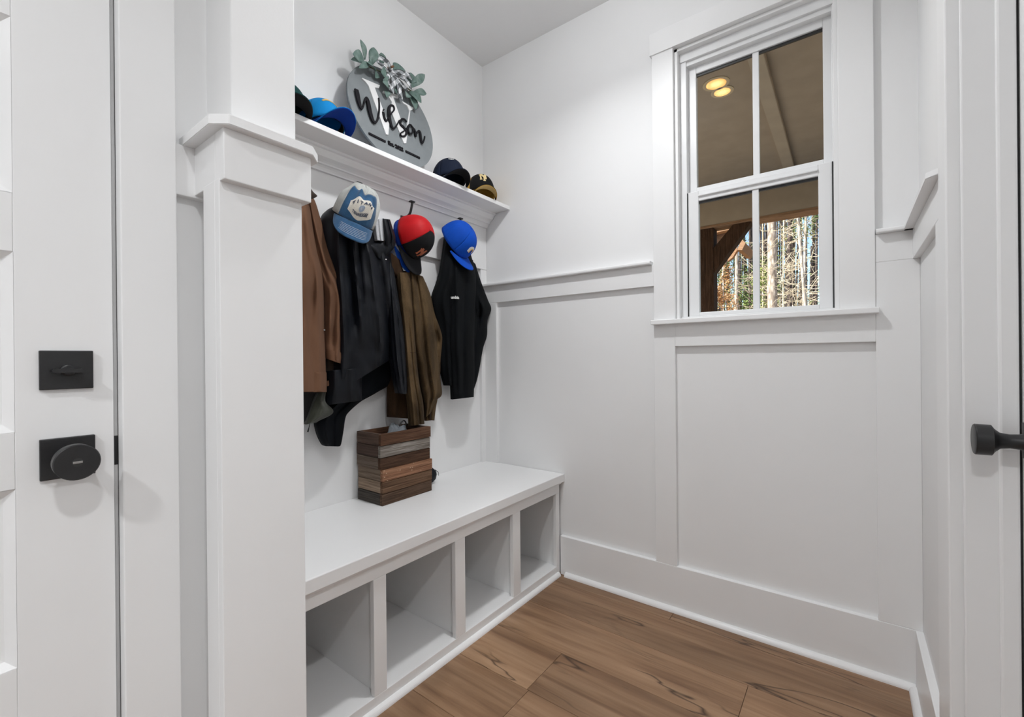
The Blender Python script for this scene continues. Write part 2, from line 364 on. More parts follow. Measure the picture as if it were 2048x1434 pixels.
# ------------------------------------------------------------------ built-in bench with cubbies
HB = .5007
be = empty('storage_bench', (.25, -.74, 0)); tag(be, 'white built-in bench with four open cubbies under the coats', 'bench')
def bx(n, *a, p=be, mat=TRIM, bev=.0015): return box(n, *a, mat, p, bev)
YB0, YB1 = YP1, -.0015
bx('bench_top', .0005, .518, YB0, YB1, HB-.040, HB, bev=.003)
bx('trim_strip', .497, .503, YB0, YB1, HB-.052, HB-.040)
ST = [(-.05, -.0195), (-.405, -.352), (-.76, -.707), (-1.115, -1.068), (YB0, -1.42)]
bx('top_rail', .478, .497, YB0, -.0195, .407, HB-.040); bx('bottom_rail', .478, .497, YB0, -.0195, 0.0, .047)
for a, b in ST: bx('stile', .478, .497, a, b, .047, .407)
bx('floor_panel', .02, .4785, YB0, -.0195, .028, .0455); bx('back_panel', .02, .030, YB0, -.0195, .0455, HB-.0405)
for y in (-.028, -.3785, -.7335, -1.0915, -1.475): bx('divider', .030, .478, y-.008, y+.008, .0455, HB-.0405)
prism('shoe_molding', [(.497+x, z) for x, z in shoe(.017)], 'Y', YB0, -.037, TRIM, be)

# ------------------------------------------------------------------ coat shelf with crown moulding and hook board
HS = 1.909
sh = empty('coat_shelf', (.09, -.74, 1.58)); tag(sh, 'long white shelf with crown moulding and hook board above the coats', 'shelf')
bx('shelf_board', .0005, .190, YB0, YB1, HS-.020, HS, p=sh, bev=.002)
bx('hook_board', .0005, .021, YB0, YB1, 1.582, HS-.020, p=sh)
prof = [(.019, HS-.020), (.092, HS-.020), (.092, HS-.029), (.083, HS-.031), (.079, HS-.040), (.070, HS-.052), (.056, HS-.060), (.049, HS-.066), (.049, HS-.072), (.042, HS-.074), (.036, HS-.080), (.032, HS-.087), (.032, HS-.093), (.019, HS-.093)]
prism('crown_molding', prof, 'Y', YB0, YB1, TRIM, sh)

# ------------------------------------------------------------------ coat hooks
def coat_hook(y, label):
    e = empty('coat_hook', (.021, y, 1.80)); tag(e, label, 'hook', 'black coat hooks on the hook board')
    box('base_plate', .0205, .026, y-.011, y+.011, 1.690, 1.742, BLACK, e, .002)
    tube('upper_prong', cr([(.024, y, 1.736), (.050, y, 1.732), (.075, y, 1.743), (.088, y, 1.774), (.090, y, 1.790)], 14), .0055, BLACK, e, 10)
    box('prong_tip', .080, .099, y-.012, y+.012, 1.789, 1.795, BLACK, e, .0015)
    tube('lower_prong', cr([(.024, y, 1.724), (.040, y, 1.706), (.060, y, 1.700), (.070, y, 1.716)], 12), .0055, BLACK, e, 10)
for y, lb in ((-1.18, 'black coat hook behind the brown duck coat'), (-.875, 'black coat hook behind the grey and denim cap'), (-.60, 'black coat hook rising above the red and black cap'), (-.285, 'black coat hook behind the bright blue cap')): coat_hook(y, lb)

# ------------------------------------------------------------------ hanging garments
def cloth(name, c, var=.25, rough=.85, weave=900, wb=.25, patch=6, sheen=.2, spec=.25, c2=None):
    m = NT(name); v = m.coord()
    a = tuple(x*(1-var) for x in c); b = c2 or tuple(x*(1+var) for x in c)
    big = m.noise(m.coord((1, 1, .45)), patch, 6, .62, .5)
    col = m.ramp(big, [(.3, a), (.7, b)])
    fine = m.noise(v, weave, 2, .7); col = m.mix(1, col, m.ramp(fine, [(.3, (.82, .82, .82)), (.7, (1.12, 1.12, 1.12))]), 'MULTIPLY')
    m.l(col, m.b.inputs['Base Color']); m.b.inputs['Roughness'].default_value = rough; m.b.inputs['Sheen Weight'].default_value = sheen
    m.b.inputs['Specular IOR Level'].default_value = spec
    m.bump(m.mix(.35, m.noise(m.coord((1, 1, .5)), 42, 4, .6), fine), wb, .004)
    return m.m
def smooth01(a, b, x):
    if a == b: return 1.0 if x >= a else 0.0
    t = max(0, min(1, (x-a)/(b-a))); return t*t*(3-2*t)
def drape(name, mat, parent, rows, xf, bulge, xb, folds=(), wr=.004, nu=44, nv=64, seed=0, wk=(13, 6), power=2.2):
    """Cloth body. rows = (left px, left py, right px, right py) of the outline from top to bottom; xf = distance of the
    side edges from the nook wall, bulge = how far the middle stands out, xb = back surface, all per row."""
    n = len(rows)
    def lst(v): return [(q,) for q in v] if isinstance(v, (list, tuple)) else [(v,)]*n
    R = cr(rows, nv); XF = cr(lst(xf), nv); BU = cr(lst(bulge), nv); XB = cr(lst(xb), nv)
    bm = bmesh.new(); rings = []
    for i in range(nv):
        t = i/(nv-1); lx, ly, rx, ry = R[i]; ring = []; back = []; hw = (up(lx, ly, 'X', XF[i][0])-up(rx, ry, 'X', XF[i][0])).length/2
        for j in range(nu):
            u = -1+2*j/(nu-1)
            # denser samples at the sides
            u = math.sin(u*PI/2)
            s = (u+1)/2; px = lx+(rx-lx)*s; py = ly+(ry-ly)*s
            env = max(0, 1-abs(u)**power)**.5
            x = XF[i][0]+BU[i][0]*env
            for (ua, ub, amp, wd, t0, t1) in folds:
                uc = ua+(ub-ua)*t
                win_ = smooth01(t0-.12, t0+.05, t)*(1-smooth01(t1-.05, t1+.12, t))
                lim = 1.8*wd*hw; x += max(-lim, min(lim, amp))*math.exp(-((u-uc)/wd)**2)*win_*min(1, env*1.6)
            q = up(px, py, 'X', x)
            dg_ = q.y*.8+q.z*.6
            w = noise.noise(Vector((q.y*wk[0]+seed, q.z*wk[1], seed*1.7)))+.6*noise.noise(Vector((dg_*wk[0]*1.5+seed, (q.z*.8-q.y*.6)*wk[1]*1.1, seed)))
            x += wr*w*env
            ring.append(up(px, py, 'X', x))
            p0 = up(px, py, 'X', XF[i][0]); back.append(Vector((XF[i][0]-(XF[i][0]-XB[i][0])*max(0, 1-abs(u)**3)**.5, p0.y, p0.z)))
        vs = [bm.verts.new(p) for p in ring]+[bm.verts.new(p) for p in back[-2:0:-1]]
        rings.append(vs)
    m = len(rings[0])
    for a, b in zip(rings, rings[1:]):
        for k in range(m): bm.faces.new((a[k], a[(k+1) % m], b[(k+1) % m], b[k]))
    bm.faces.new(rings[0][::-1]); bm.faces.new(rings[-1])
    o = fin(name, bm, mat, parent, True)
    md = o.modifiers.new('edges', 'EDGE_SPLIT'); md.split_angle = math.radians(60)
    return o

DUCK = cloth('brown_duck', (.162, .084, .050), .18, .95, 1100, .35, 5, .02, .1)
DUCK_D = cloth('brown_corduroy', (.035, .022, .015), .2, .9)
LINER = cloth('olive_lining', (.052, .055, .042), .25, .92, 500, .5)
CHAR = cloth('charcoal_lining', (.018, .018, .018), .2, .92, 500, .5)
NAVY = cloth('navy_shell', (.0046, .0058, .0090), .3, .52, 700, .3, 9, 0, .24)
NAVY2 = cloth('navy_inner', (.003, .0042, .0065), .25, .8, 700, .3, 9, 0, .15)
SUEDE = cloth('brown_suede', (.058, .036, .016), .5, .95, 260, .5, 9, .02, .08, c2=(.145, .094, .048))
SUEDE_D = cloth('dark_suede', (.040, .022, .012), .4, .95, 260, .5, 12, .02, .08)
BLK = cloth('black_softshell', (.0030, .0040, .0052), .25, .85, 800, .3, 7, 0, .15)
WHITE_C = cloth('white_lining', (.62, .63, .66), .1, .8, 300, .3)

# black jacket on the hook by the window wall
jd = empty('jacket', (.10, -.27, 1.01)); tag(jd, 'black softshell jacket with small white lettering, beside the window wall', 'jacket')
drape('body', BLK, jd, [(893, 462, 930, 470), (880, 545, 950, 540), (862, 602, 955, 590), (872, 660, 958, 650), (880, 735, 950, 735), (889, 771, 935, 772)], [.07, .07, .06, .06, .06, .06], [.03, .06, .07, .06, .05, .04], .03, [(-.35, -.5, .018, .16, .2, 1), (.1, .15, -.02, .12, .1, 1)], .004, seed=3)
drape('sleeve', BLK, jd, [(900, 500, 946, 520), (898, 560, 952, 560), (899, 620, 950, 625), (899, 690, 948, 690), (902, 740, 949, 740), (905, 799, 947.5, 794)], [.09, .10, .11, .11, .10, .10], [.03, .04, .045, .045, .04, .035], .06, [(-.45, -.3, .012, .18, .1, .9), (.25, .1, -.010, .15, .2, 1)], .004, seed=8)
drape('sleeve', BLK, jd, [(938, 515, 951, 528), (942, 548, 962, 563), (945, 590, 976, 600), (947, 618, 982.5, 618), (948, 640, 975, 642), (947, 672, 973.8, 672), (946, 700, 966, 698), (944, 752, 956, 752), (942, 780, 948.5, 777)], [.06]*9, [.02, .03, .04, .05, .035, .035, .03, .02, .01], .03, [(0, 0, .016, .3, .30, .36), (-.3, -.2, -.02, .2, .36, .5)], .004, seed=11, wk=(15, 22))
drape('collar', BLK, jd, [(893, 462, 912, 468), (892, 476, 914, 486), (898, 497, 914, 505), (893, 520, 907, 525), (884, 542, 897, 545)], .09, [.018, .025, .02, .016, .008], .06, [], .004, seed=13)
def surf_text(txt, size, px, py, X, mat, parent, rot=0, name='lettering', bold=0, tilt=0):
    me = text_mesh(txt, size, .0006, bold); me.materials.append(mat)
    o = bpy.data.objects.new(name, me); COL.objects.link(o); o.parent = parent
    P = up(px, py, 'X', X); M_ = Matrix.Translation(P) @ Matrix.Rotation(tilt, 4, 'Z') @ Matrix(((0, 0, 1, 0), (1, 0, 0, 0), (0, 1, 0, 0), (0, 0, 0, 1))) @ Matrix.Rotation(rot, 4, 'Z')
    o.matrix_basis = world_of(parent).inverted() @ M_
    return o
THREAD = plain('white_thread', (.75, .75, .73), .7)
surf_text('umbia', .020, 910, 595, .160, THREAD, jd, math.radians(4), bold=.0005, tilt=math.radians(-8))

# brown suede coat
jc = empty('coat', (.10, -.62, .82)); tag(jc, 'worn brown suede coat hanging behind the navy rain jacket', 'coat')
drape('back', SUEDE_D, jc, [(790, 540, 838, 545), (786, 600, 850, 610), (780, 700, 866, 700), (774, 770, 870, 770), (774, 834, 869, 841)], .05, [.02, .03, .035, .03, .03], .03, [(-.6, -.7, .02, .15, .3, 1), (.2, .2, -.02, .2, 0, 1), (.75, .8, .02, .1, .4, 1)], .005, seed=21)
drape('front', SUEDE, jc, [(816, 540, 846, 553), (817, 580, 858, 585), (820, 634, 868, 636), (826, 700, 874, 690), (838, 760, 879, 745), (845, 790, 884, 787), (849, 815, 873, 801), (850, 836, 862, 826)], [.09, .09, .09, .09, .09, .08, .07, .07], [.03, .045, .06, .06, .055, .05, .035, .02], .06, [(-.5, -.55, .010, .22, .05, .9), (.0, -.1, -.016, .16, .05, .8), (.5, .2, .012, .22, .3, .95)], .009, seed=25, wk=(12, 9))
drape('sleeve', SUEDE, jc, [(848, 560, 852, 566), (852, 590, 862, 593), (858, 625, 870, 628), (863, 650, 880, 655), (864, 668, 886, 676), (866, 690, 885, 695), (868, 712, 882.5, 712), (872, 740, 881, 742), (874, 765, 879, 765)], [.075, .075, .08, .085, .085, .08, .075, .07, .07], [.01, .02, .03, .035, .03, .028, .022, .015, .01], .05, [(0, 0, -.022, .4, .50, .56)], .005, seed=27, wk=(15, 24))
drape('sleeve', SUEDE, jc, [(793, 545, 822, 545), (797, 600, 826, 600), (803, 650, 829, 650), (808, 705, 833, 705), (812, 760, 838, 760), (817, 810, 846, 805), (820, 852, 849, 848)], [.10, .11, .12, .12, .12, .11, .11], [.03, .04, .042, .042, .04, .036, .034], .08, [(.1, .35, -.016, .14, .35, 1), (-.5, -.4, .008, .16, 0, 1)], .0045, seed=31)
drape('hem', SUEDE, jc, [(846, 800, 876, 795), (850, 820, 872, 815), (851, 842, 869, 840)], .06, [.025, .025, .022], .04, [(0, .1, -.012, .2, 0, 1)], .004, nv=24, seed=33)
drape('collar', SUEDE_D, jc, [(782, 505, 800, 520), (776, 525, 806, 540), (778, 540, 812, 556), (790, 553, 806, 562)], .10, [.01, .018, .018, .008], .07, [], .004, nv=28, seed=35)
for a, b in ((( 811, 705), (834, 705)), ((868, 713), (883, 713))):
    tube('seam', [up(a[0]+(b[0]-a[0])*k/6, a[1]+(b[1]-a[1])*k/6, 'X', (.163 if a[0] < 850 else .098)-.03*(abs(k-3)/3)**2) for k in range(7)], .0008, SUEDE_D, jc, 6)

# navy rain jacket
jb = empty('rain_jacket', (.12, -.86, .76)); tag(jb, 'dark navy rain jacket with standing collar and loose sleeves', 'jacket')
drape('lower_sleeve', NAVY2, jb, [(770, 660, 806, 705), (752, 700, 788, 760), (722, 740, 752, 786), (690, 775, 722, 803), (652, 808, 698, 824), (630, 836, 691, 836), (633, 865, 687, 862), (644, 888, 682, 889), (652, 892.5, 677, 893)], [.05, .05, .05, .055, .06, .06, .06, .06, .06], [.02, .03, .035, .04, .045, .05, .05, .035, .02], .03, [(-.2, -.3, .014, .15, .4, 1), (.3, .3, -.012, .14, .4, .95)], .005, seed=41, wk=(18, 10))
drape('body', NAVY, jb, [(672, 411, 728, 424), (653, 421, 765, 455), (641, 440, 778, 484), (641, 490, 784, 512), (645, 560, 792, 560), (648, 630, 802, 630), (650, 690, 806, 672), (650, 740, 803, 692), (651, 800, 797, 709)], [.07, .07, .08, .08, .08, .08, .08, .08, .08], [.04, .06, .09, .11, .12, .12, .11, .10, .09], .04,
      [(-.45, -.55, .022, .10, .05, 1), (-.18, -.22, -.030, .055, .15, .62), (-.05, -.05, .024, .06, .12, .7), (.08, .1, -.034, .05, .15, .55), (.28, .5, .022, .09, .1, 1), (.5, .75, -.018, .07, .25, .9), (.72, .9, .016, .08, .1, .9)], .011, 56, 96, seed=43, wk=(17, 9))
drape('hem', NAVY, jb, [(652, 742, 728, 735), (653, 770, 724, 757), (651, 795, 724, 780), (649, 811, 724, 801)], [.13, .13, .13, .12], [.05, .05, .045, .04], .08, [(-.5, -.5, .012, .2, 0, 1), (.35, .5, .014, .2, 0, 1)], .005, nv=30, seed=45)
drape('sleeve', NAVY, jb, [(778, 520, 788, 540), (777, 570, 796, 590), (778, 620, 804, 640), (780, 670, 809, 680), (784, 720, 812, 720), (790, 755, 814, 755), (797, 787, 813.5, 788)], [.13, .14, .15, .15, .15, .15, .15], [.012, .024, .03, .032, .03, .026, .022], .11, [(-.3, -.2, .010, .2, .2, .9), (.3, .3, -.008, .16, .3, .9)], .006, seed=47, wk=(16, 16))
drape('collar', NAVY, jb, [(704, 490, 764, 482), (714, 501, 788, 478), (728, 512, 790, 492), (742, 520, 778, 508), (758, 522, 768, 516)], [.15, .16, .16, .15, .14], [.012, .016, .018, .014, .008], .10, [(.35, .3, -.014, .2, 0, .8), (-.2, -.1, .012, .2, 0, 1)], .014, nv=40, seed=49)
drape('collar', NAVY, jb, [(765, 437, 780, 439), (767, 455, 786, 458), (769, 475, 791, 476), (770, 490, 787, 494)], [.17]*4, [.012, .018, .02, .01], .13, [(.2, .2, -.010, .2, 0, 1)], .004, nv=28, seed=51)
drape('hood_lining', WHITE_C, jb, [(750, 440, 768, 436), (751, 460, 769, 460), (754, 480, 770, 482)], .165, [.008]*3, .13, [(0, .1, .006, .2, 0, 1)], .004, nv=20, nu=24, seed=52)
for q in ((716, 643), (713, 664), (772, 519)): lathe('snap', [(0, .0032), (.0012, .0032), (.0018, .002)], up(q[0], q[1], 'X', .178 if q[0] < 750 else .205), (.9, -.3, .3), STEEL, jb, 14)

# brown duck coat beside the partition
ja = empty('work_coat', (.14, -1.16, .90)); tag(ja, 'brown duck work coat with dark collar, next to the partition', 'coat')
drape('lining', CHAR, ja, [(560, 770, 653, 770), (560, 800, 652, 800), (560, 830, 656, 826), (560, 850, 632, 846)], .10, [.03, .03, .03, .02], .07, [], .004, nv=24, seed=60)
drape('lining_flap', LINER, ja, [(636, 786, 652, 784), (629, 800, 651, 803), (623, 815, 666, 820), (617, 832, 660, 831), (612, 849, 627, 846)], .14, [.01, .015, .018, .015, .008], .11, [(.1, .0, .008, .3, 0, 1)], .003, nv=30, seed=61)
drape('sleeve', DUCK, ja, [(612, 380, 618, 386), (612, 400, 630, 402), (618, 440, 642, 440), (624, 480, 657, 485), (630, 520, 671, 522), (638, 552, 683, 553), (644, 580, 692, 582), (645, 610, 696, 605), (645, 650, 694.5, 650), (646, 690, 692, 696), (650, 712, 686, 727)], [.09, .09, .10, .11, .12, .13, .13, .13, .13, .13, .13], [.01, .02, .03, .04, .05, .055, .055, .055, .055, .05, .048], .07,
      [(-.2, -.1, .014, .3, .0, .42), (-.55, -.15, -.045, .16, .36, .50), (.0, .75, -.036, .13, .42, .60), (.35, .3, .012, .25, .6, 1), (-.1, -.5, .014, .18, .62, .8), (.3, -.2, -.012, .14, .78, .86)], .011, 48, 90, seed=63, wk=(13, 14))
drape('cuff', DUCK_D, ja, [(652, 712, 685, 727), (652, 728, 684, 733), (652, 748, 670, 750), (653, 764, 659, 762)], [.125, .125, .125, .125], [.02, .02, .016, .006], .09, [], .002, nv=20, nu=24, seed=65)
drape('cuff_band', DUCK, ja, [(648, 697, 690.5, 707), (649, 706, 689.5, 717), (650, 716, 687, 729)], [.136]*3, [.054, .055, .053], .10, [], .001, nv=14, seed=66)
drape('cuff_tab', DUCK, ja, [(653, 764, 658, 760), (653, 768, 663, 768), (654, 773, 660, 770)], .15, .006, .14, [], .001, nv=10, nu=14, seed=67)
drape('front', DUCK, ja, [(560, 372, 617, 384), (545, 420, 622, 427), (540, 490, 633, 496), (540, 540, 645, 545), (538, 600, 648.5, 600), (538, 660, 649.5, 660), (538, 720, 651.5, 722), (538, 783, 653, 783)], [.10, .12, .14, .15, .15, .15, .15, .15], [.05, .08, .10, .10, .10, .10, .10, .10], .06,
      [(.75, .8, .014, .12, .1, 1), (.5, .45, -.012, .10, .2, .8), (.25, .3, .01, .2, .3, 1), (.9, .35, -.014, .10, .45, .6)], .012, 56, 80, seed=69, wk=(11, 10))
drape('front_hem', DUCK, ja, [(538, 743, 653.3, 745), (538, 764, 653.8, 765), (538, 784, 653.5, 784)], [.153]*3, [.102]*3, .10, [(.75, .8, .014, .12, 0, 1), (.5, .45, -.008, .10, 0, 1)], .004, nv=16, nu=56, seed=69, wk=(11, 10))
drape('collar', DUCK_D, ja, [(600, 355, 618, 372), (600, 372, 627, 384), (600, 384, 634.5, 392), (604, 392, 627, 397)], .16, [.006, .01, .01, .006], .14, [], .001, nv=20, nu=24, seed=71)
tube('zipper_pull', [up(620, 846, 'X', .15), up(618, 855, 'X', .15), up(615.5, 864, 'X', .15)], [.0014, .0014, .0030], BLACK, ja, 8)
for q in ((648.5, 660), ): lathe('snap', [(0, .003), (.0015, .003)], up(q[0], q[1], 'X', .185), (1, 0, 0), STEEL, ja, 12)

# ------------------------------------------------------------------ caps
RX, RY, CH = .094, .078, .112
def crown_pt(a, e, dr=0.0, sag=0.0):
    """a: azimuth from the front, e: 0 at the band .. 1 at the button"""
    th = e*PI/2; s = max(0, math.cos(th))**.78; z = CH*math.sin(th)**.92
    seam = -.0016*math.exp(-((((a/(PI/3)) % 1)-0)/.06)**2)*(1-e) - .0016*math.exp(-((((a/(PI/3)) % 1)-1)/.06)**2)*(1-e)
    f = max(0, math.cos(a)); x = (RX+dr+seam)*s*math.cos(a)*(1+.05*f*math.sin(PI*e)); y = (RY+dr+seam)*s*math.sin(a)
    if sag: z += sag*noise.noise(Vector((math.cos(a)*2.3, math.sin(a)*2.3, e*3+sag*90)))*math.sin(PI*min(1, e*1.1)); 
    if sag: x += sag*.8*noise.noise(Vector((math.cos(a)*2.1+7, math.sin(a)*2.6, e*3)))*e; y += sag*.8*noise.noise(Vector((math.cos(a)*2.1+3, math.sin(a)*2.6+5, e*3)))*e
    return Vector((x, y, z))
def crown_part(name, a0, a1, mat, parent, sag=0, e0=0, e1=1, dr=0, na=36, ne=16):
    bm = bmesh.new(); g = [[bm.verts.new(crown_pt(a0+(a1-a0)*i/na, e0+(e1-e0)*j/ne, dr, sag)) for j in range(ne+1)] for i in range(na+1)]
    for i in range(na):
        for j in range(ne): bm.faces.new((g[i][j], g[i+1][j], g[i+1][j+1], g[i][j+1]))
    bmesh.ops.remove_doubles(bm, verts=bm.verts[:], dist=1e-5)
    o = fin(name, bm, mat, parent, True, True); md = o.modifiers.new('thick', 'SOLIDIFY'); md.thickness = .0022; md.offset = 0
    return o
def brim_pt(s, r, L, curve, flat, dz=0):
    a = s*math.radians(66); ix, iy = RX*math.cos(a), RY*math.sin(a)
    ox = ix+L*max(0, 1-abs(s)**2.6)**.75; oy = iy*(1+.10*(1-abs(s)**4))
    x = ix+(ox-ix)*r; y = iy+(oy-iy)*r
    z = -curve*(y/RY)**2*(.55+.45*r) - flat*r*max(0, 1-abs(s)**2.6)**.75
    return Vector((x, y, z+dz))
def brim_part(name, mat, parent, L=.070, curve=.022, flat=.006, dz=0, th=.0032, r0=0, r1=1, under=None):
    bm = bmesh.new(); ns, nr = 40, 12
    g = [[bm.verts.new(brim_pt(-1+2*i/ns, r0+(r1-r0)*j/nr, L, curve, flat, dz)) for j in range(nr+1)] for i in range(ns+1)]
    for i in range(ns):
        for j in range(nr): bm.faces.new((g[i][j], g[i][j+1], g[i+1][j+1], g[i+1][j]))
    bmesh.ops.remove_doubles(bm, verts=bm.verts[:], dist=1e-5)
    o = fin(name, bm, mat, parent, True, True); md = o.modifiers.new('thick', 'SOLIDIFY'); md.thickness = th; md.offset = 0
    return o
def edge_line(name, mat, parent, r, L, curve, flat, rad=.0011, dz=.0022, smax=.97):
    return tube(name, [brim_pt(-smax+2*smax*i/30, r, L, curve, flat, dz) for i in range(31)], rad, mat, parent, 6, True)
def on_crown(me, a0, e0, parent, mat, name, lift=.0025, roll=0, sag=0, sx=1):
    """wrap a flat (x right, y up, metres) mesh onto the crown around azimuth a0 / height e0"""
    bm = bmesh.new(); bm.from_mesh(me); bmesh.ops.triangulate(bm, faces=bm.faces[:]); bmesh.ops.subdivide_edges(bm, edges=[g_ for g_ in bm.edges if g_.calc_length() > .003], cuts=2, use_grid_fill=True); bm.to_mesh(me); bm.free()
    for v_ in me.vertices:
        x, y, z = v_.co; x, y = x*math.cos(roll)-y*math.sin(roll), x*math.sin(roll)+y*math.cos(roll)
        e = e0+y/(CH*1.35); a = a0+x*sx/(RY*1.12*max(.35, math.cos(e*PI/2)**.78))
        p = crown_pt(a, e, 0, sag); n = Vector((p.x/RX**2, p.y/RY**2, p.z/CH**2)).normalized()
        v_.co = p+n*(lift+z)
    me.materials.append(mat); o = bpy.data.objects.new(name, me); COL.objects.link(o); o.parent = parent; return o
def grid_mesh(poly_fn, nx=16, ny=12):
    """patch mesh: poly_fn(u, v) -> (x, y)"""
    bm = bmesh.new(); g = [[bm.verts.new((*poly_fn(-1+2*i/nx, -1+2*j/ny), 0)) for j in range(ny+1)] for i in range(nx+1)]
    for i in range(nx):
        for j in range(ny): bm.faces.new((g[i][j], g[i+1][j], g[i+1][j+1], g[i][j+1]))
    bmesh.ops.remove_doubles(bm, verts=bm.verts[:], dist=1e-6)
    me = bpy.data.meshes.new('patch'); bm.to_mesh(me); bm.free(); return me
def ribbon_mesh(pts, w, n=24, th=.0012):
    q = cr(pts, n); bm = bmesh.new(); L = []
    for i, p in enumerate(q):
        a = Vector(q[max(i-1, 0)][:2]); b = Vector(q[min(i+1, n-1)][:2]); d = (b-a).normalized(); nn = Vector((-d.y, d.x)); ww = p[2] if len(p) > 2 else w
        L.append([bm.verts.new((p[0]+nn.x*ww/2*k, p[1]+nn.y*ww/2*k, z)) for k, z in ((-1, 0), (-1, th), (1, th), (1, 0))])
    for a, b in zip(L, L[1:]):
        for k in range(4): bm.faces.new((a[k], a[(k+1) % 4], b[(k+1) % 4], b[k]))
    bm.faces.new(L[0]); bm.faces.new(L[-1][::-1]); bmesh.ops.recalc_face_normals(bm, faces=bm.faces[:])
    me = bpy.data.meshes.new('ribbon'); bm.to_mesh(me); bm.free(); return me
def cap_root(label, px, py, X, fwd, upv, group=None, off=(0, 0, .05)):
    e = empty('baseball_cap'); tag(e, label, 'cap', group)
    f = Vector(fwd).normalized(); u = Vector(upv); u = (u-f*u.dot(f)).normalized(); l = u.cross(f)
    M_ = Matrix(((f.x, l.x, u.x, 0), (f.y, l.y, u.y, 0), (f.z, l.z, u.z, 0), (0, 0, 0, 1)))
    P = up(px, py, 'X', X); e.matrix_basis = Matrix.Translation(P) @ M_ @ Matrix.Translation(-Vector(off)); return e
def build_cap(e, front, back, brim, L=.068, curve=.022, flat=.006, sag=0, split=60, button=None, under=None, band=None, ftop=1):
    s = math.radians(split)
    crown_part('front_panel', -s, s, front, e, sag, 0, ftop)
    if ftop < 1: crown_part('top_panel', -s, s, back, e, sag, ftop, 1)
    crown_part('back_panel', s, 2*PI-s, back, e, sag, na=54)
    brim_part('brim', brim, e, L, curve, flat)
    if under: brim_part('brim_underside', under, e, L*.985, curve, flat, -.0030, .0012)
    crown_part('sweatband', 0, 2*PI, band or BLKC, e, 0, 0, .16, -.004, 48, 3)
    lathe('button', [(-.002, .006), (.002, .006), (.0035, .004)], (0, 0, CH+sag*.0), (0, 0, 1), button or back, e, 16, True)
BLKC = cloth('black_twill', (.008, .008, .009), .2, .8, 900, .2, 10, 0, .2)
RED = cloth('red_mesh', (.52, .008, .012), .12, .55, 900, .2, 12, 0, .2)
BLUE = cloth('royal_blue_twill', (.003, .075, .50), .10, .75, 900, .2, 8, 0, .2)
BLUE2 = cloth('deep_blue_twill', (.004, .04, .30), .12, .75, 900, .2, 8, 0, .2)
SKY = cloth('powder_blue_twill', (.004, .25, .62), .1, .75, 900, .2, 8, 0, .2)
NAVYC = cloth('navy_twill', (.010, .016, .036), .15, .8, 900, .2, 8, 0, .2)
YEL = cloth('yellow_mesh', (.62, .36, .06), .15, .7, 700, .2, 8, 0, .2)
YEL2 = cloth('pale_yellow_lining', (.70, .50, .20), .12, .75, 500, .2, 8, 0, .2)
GREEN = cloth('dark_green_twill', (.006, .050, .048), .2, .8, 900, .2, 8, 0, .2)
DENIM = cloth('blue_denim', (.030, .098, .205), .28, .9, 600, .4, 22, .2)
GREYM = cloth('grey_washed_cotton', (.46, .47, .45), .22, .9, 500, .4, 14, .2)
CREAM = cloth('cream_patch', (.72, .68, .60), .06, .9, 600, .2)
GOLD = plain('gold_thread', (.75, .47, .12), .6, .1, 40); PALEGOLD = plain('pale_gold_thread', (.86, .68, .34), .6, .1, 40)
ORANGE = plain('copper_thread', (.45, .13, .06), .6, .1, 40); NAVYT = plain('navy_thread', (.02, .035, .08), .7, .1, 40)
GREYBL = plain('faded_blue_thread', (.30, .36, .46), .8, .1, 40)
def ny_mark(e, a0, e0, size, mat, sx=1):
    w, h = size*.36, size*.5; t = size*.17
    for pts in ([(-w, -h*.75), (-w, h*.75)], [(-w, h*.75), (w*.62, -h*.62)], [(w*.62, -h*.62), (w*.62, h*.75)],
                [(-w*.55, h), (0.02*size, h*.05)], [(w*.75, h), (0.02*size, h*.05)], [(0.02*size, h*.08), (0.02*size, -h)],
                [(-w*1.35, h*.72), (-w*.75, h*.72)], [(w*.3, h*.72), (w*.98, h*.72)], [(-w*1.35, -h*.75), (-w*.6, -h*.75)], [(-w*.35, -h), (w*.45, -h)], [(-w*.9, h), (-w*.25, h)], [(w*.45, h), (w*1.1, h)]):
        tt = t*.62 if abs(pts[0][1]-pts[1][1]) < 1e-6 else t
        q = [(pts[0][0]+(pts[1][0]-pts[0][0])*k/4, pts[0][1]+(pts[1][1]-pts[0][1])*k/4) for k in range(5)]
        on_crown(ribbon_mesh(q, tt, 9), a0, e0, e, mat, 'emblem', .0012, sx=sx)
HK, SHG = 'caps hung on the coat hooks', 'caps resting on the shelf'
# denim and grey cap with the cream patch
def viewdir(px, py): return -(cF+cR*((px-1024)/FPX)-cU*((py-717)/FPX)).normalized()
vd = viewdir(719, 419); vr = cU.cross(vd).normalized(); vu = vd.cross(vr)
CH = .132
e = cap_root('faded blue denim and grey cap with cream TITANS patch on a hook', 717, 414, .20, vd*.88+vu*(-.10)+vr*(.10), vu*.93+vr*.36, HK)
build_cap(e, DENIM, GREYM, DENIM, .046, .012, .054, .020, 52, GREYM, None, GREYM, .60)
pw, ph = .050, .036
on_crown(grid_mesh(lambda u, v: (pw*u, ph*v*(1-.45*abs(u)**1.5))), 0, .25, e, CREAM, 'patch', .0016, sag=.020)
for i, ch in enumerate('TITANS'):
    x = (i-2.5)*.0142
    me = text_mesh(ch, .0165, .0003, .0006); r = -x*9
    for v_ in me.vertices:
        vx, vy = v_.co.x*math.cos(r)-v_.co.y*math.sin(r), v_.co.x*math.sin(r)+v_.co.y*math.cos(r); v_.co.x = vx+x; v_.co.y = vy+.0150-x*x*5.0
    on_crown(me, 0, .25, e, NAVYT, 'lettering', .0030, sag=.020)
me = text_mesh('TENNESSEE', .0105, .0003, .0004, 1.12)
for v_ in me.vertices: v_.co.y += -.0205+v_.co.x**2*3.0
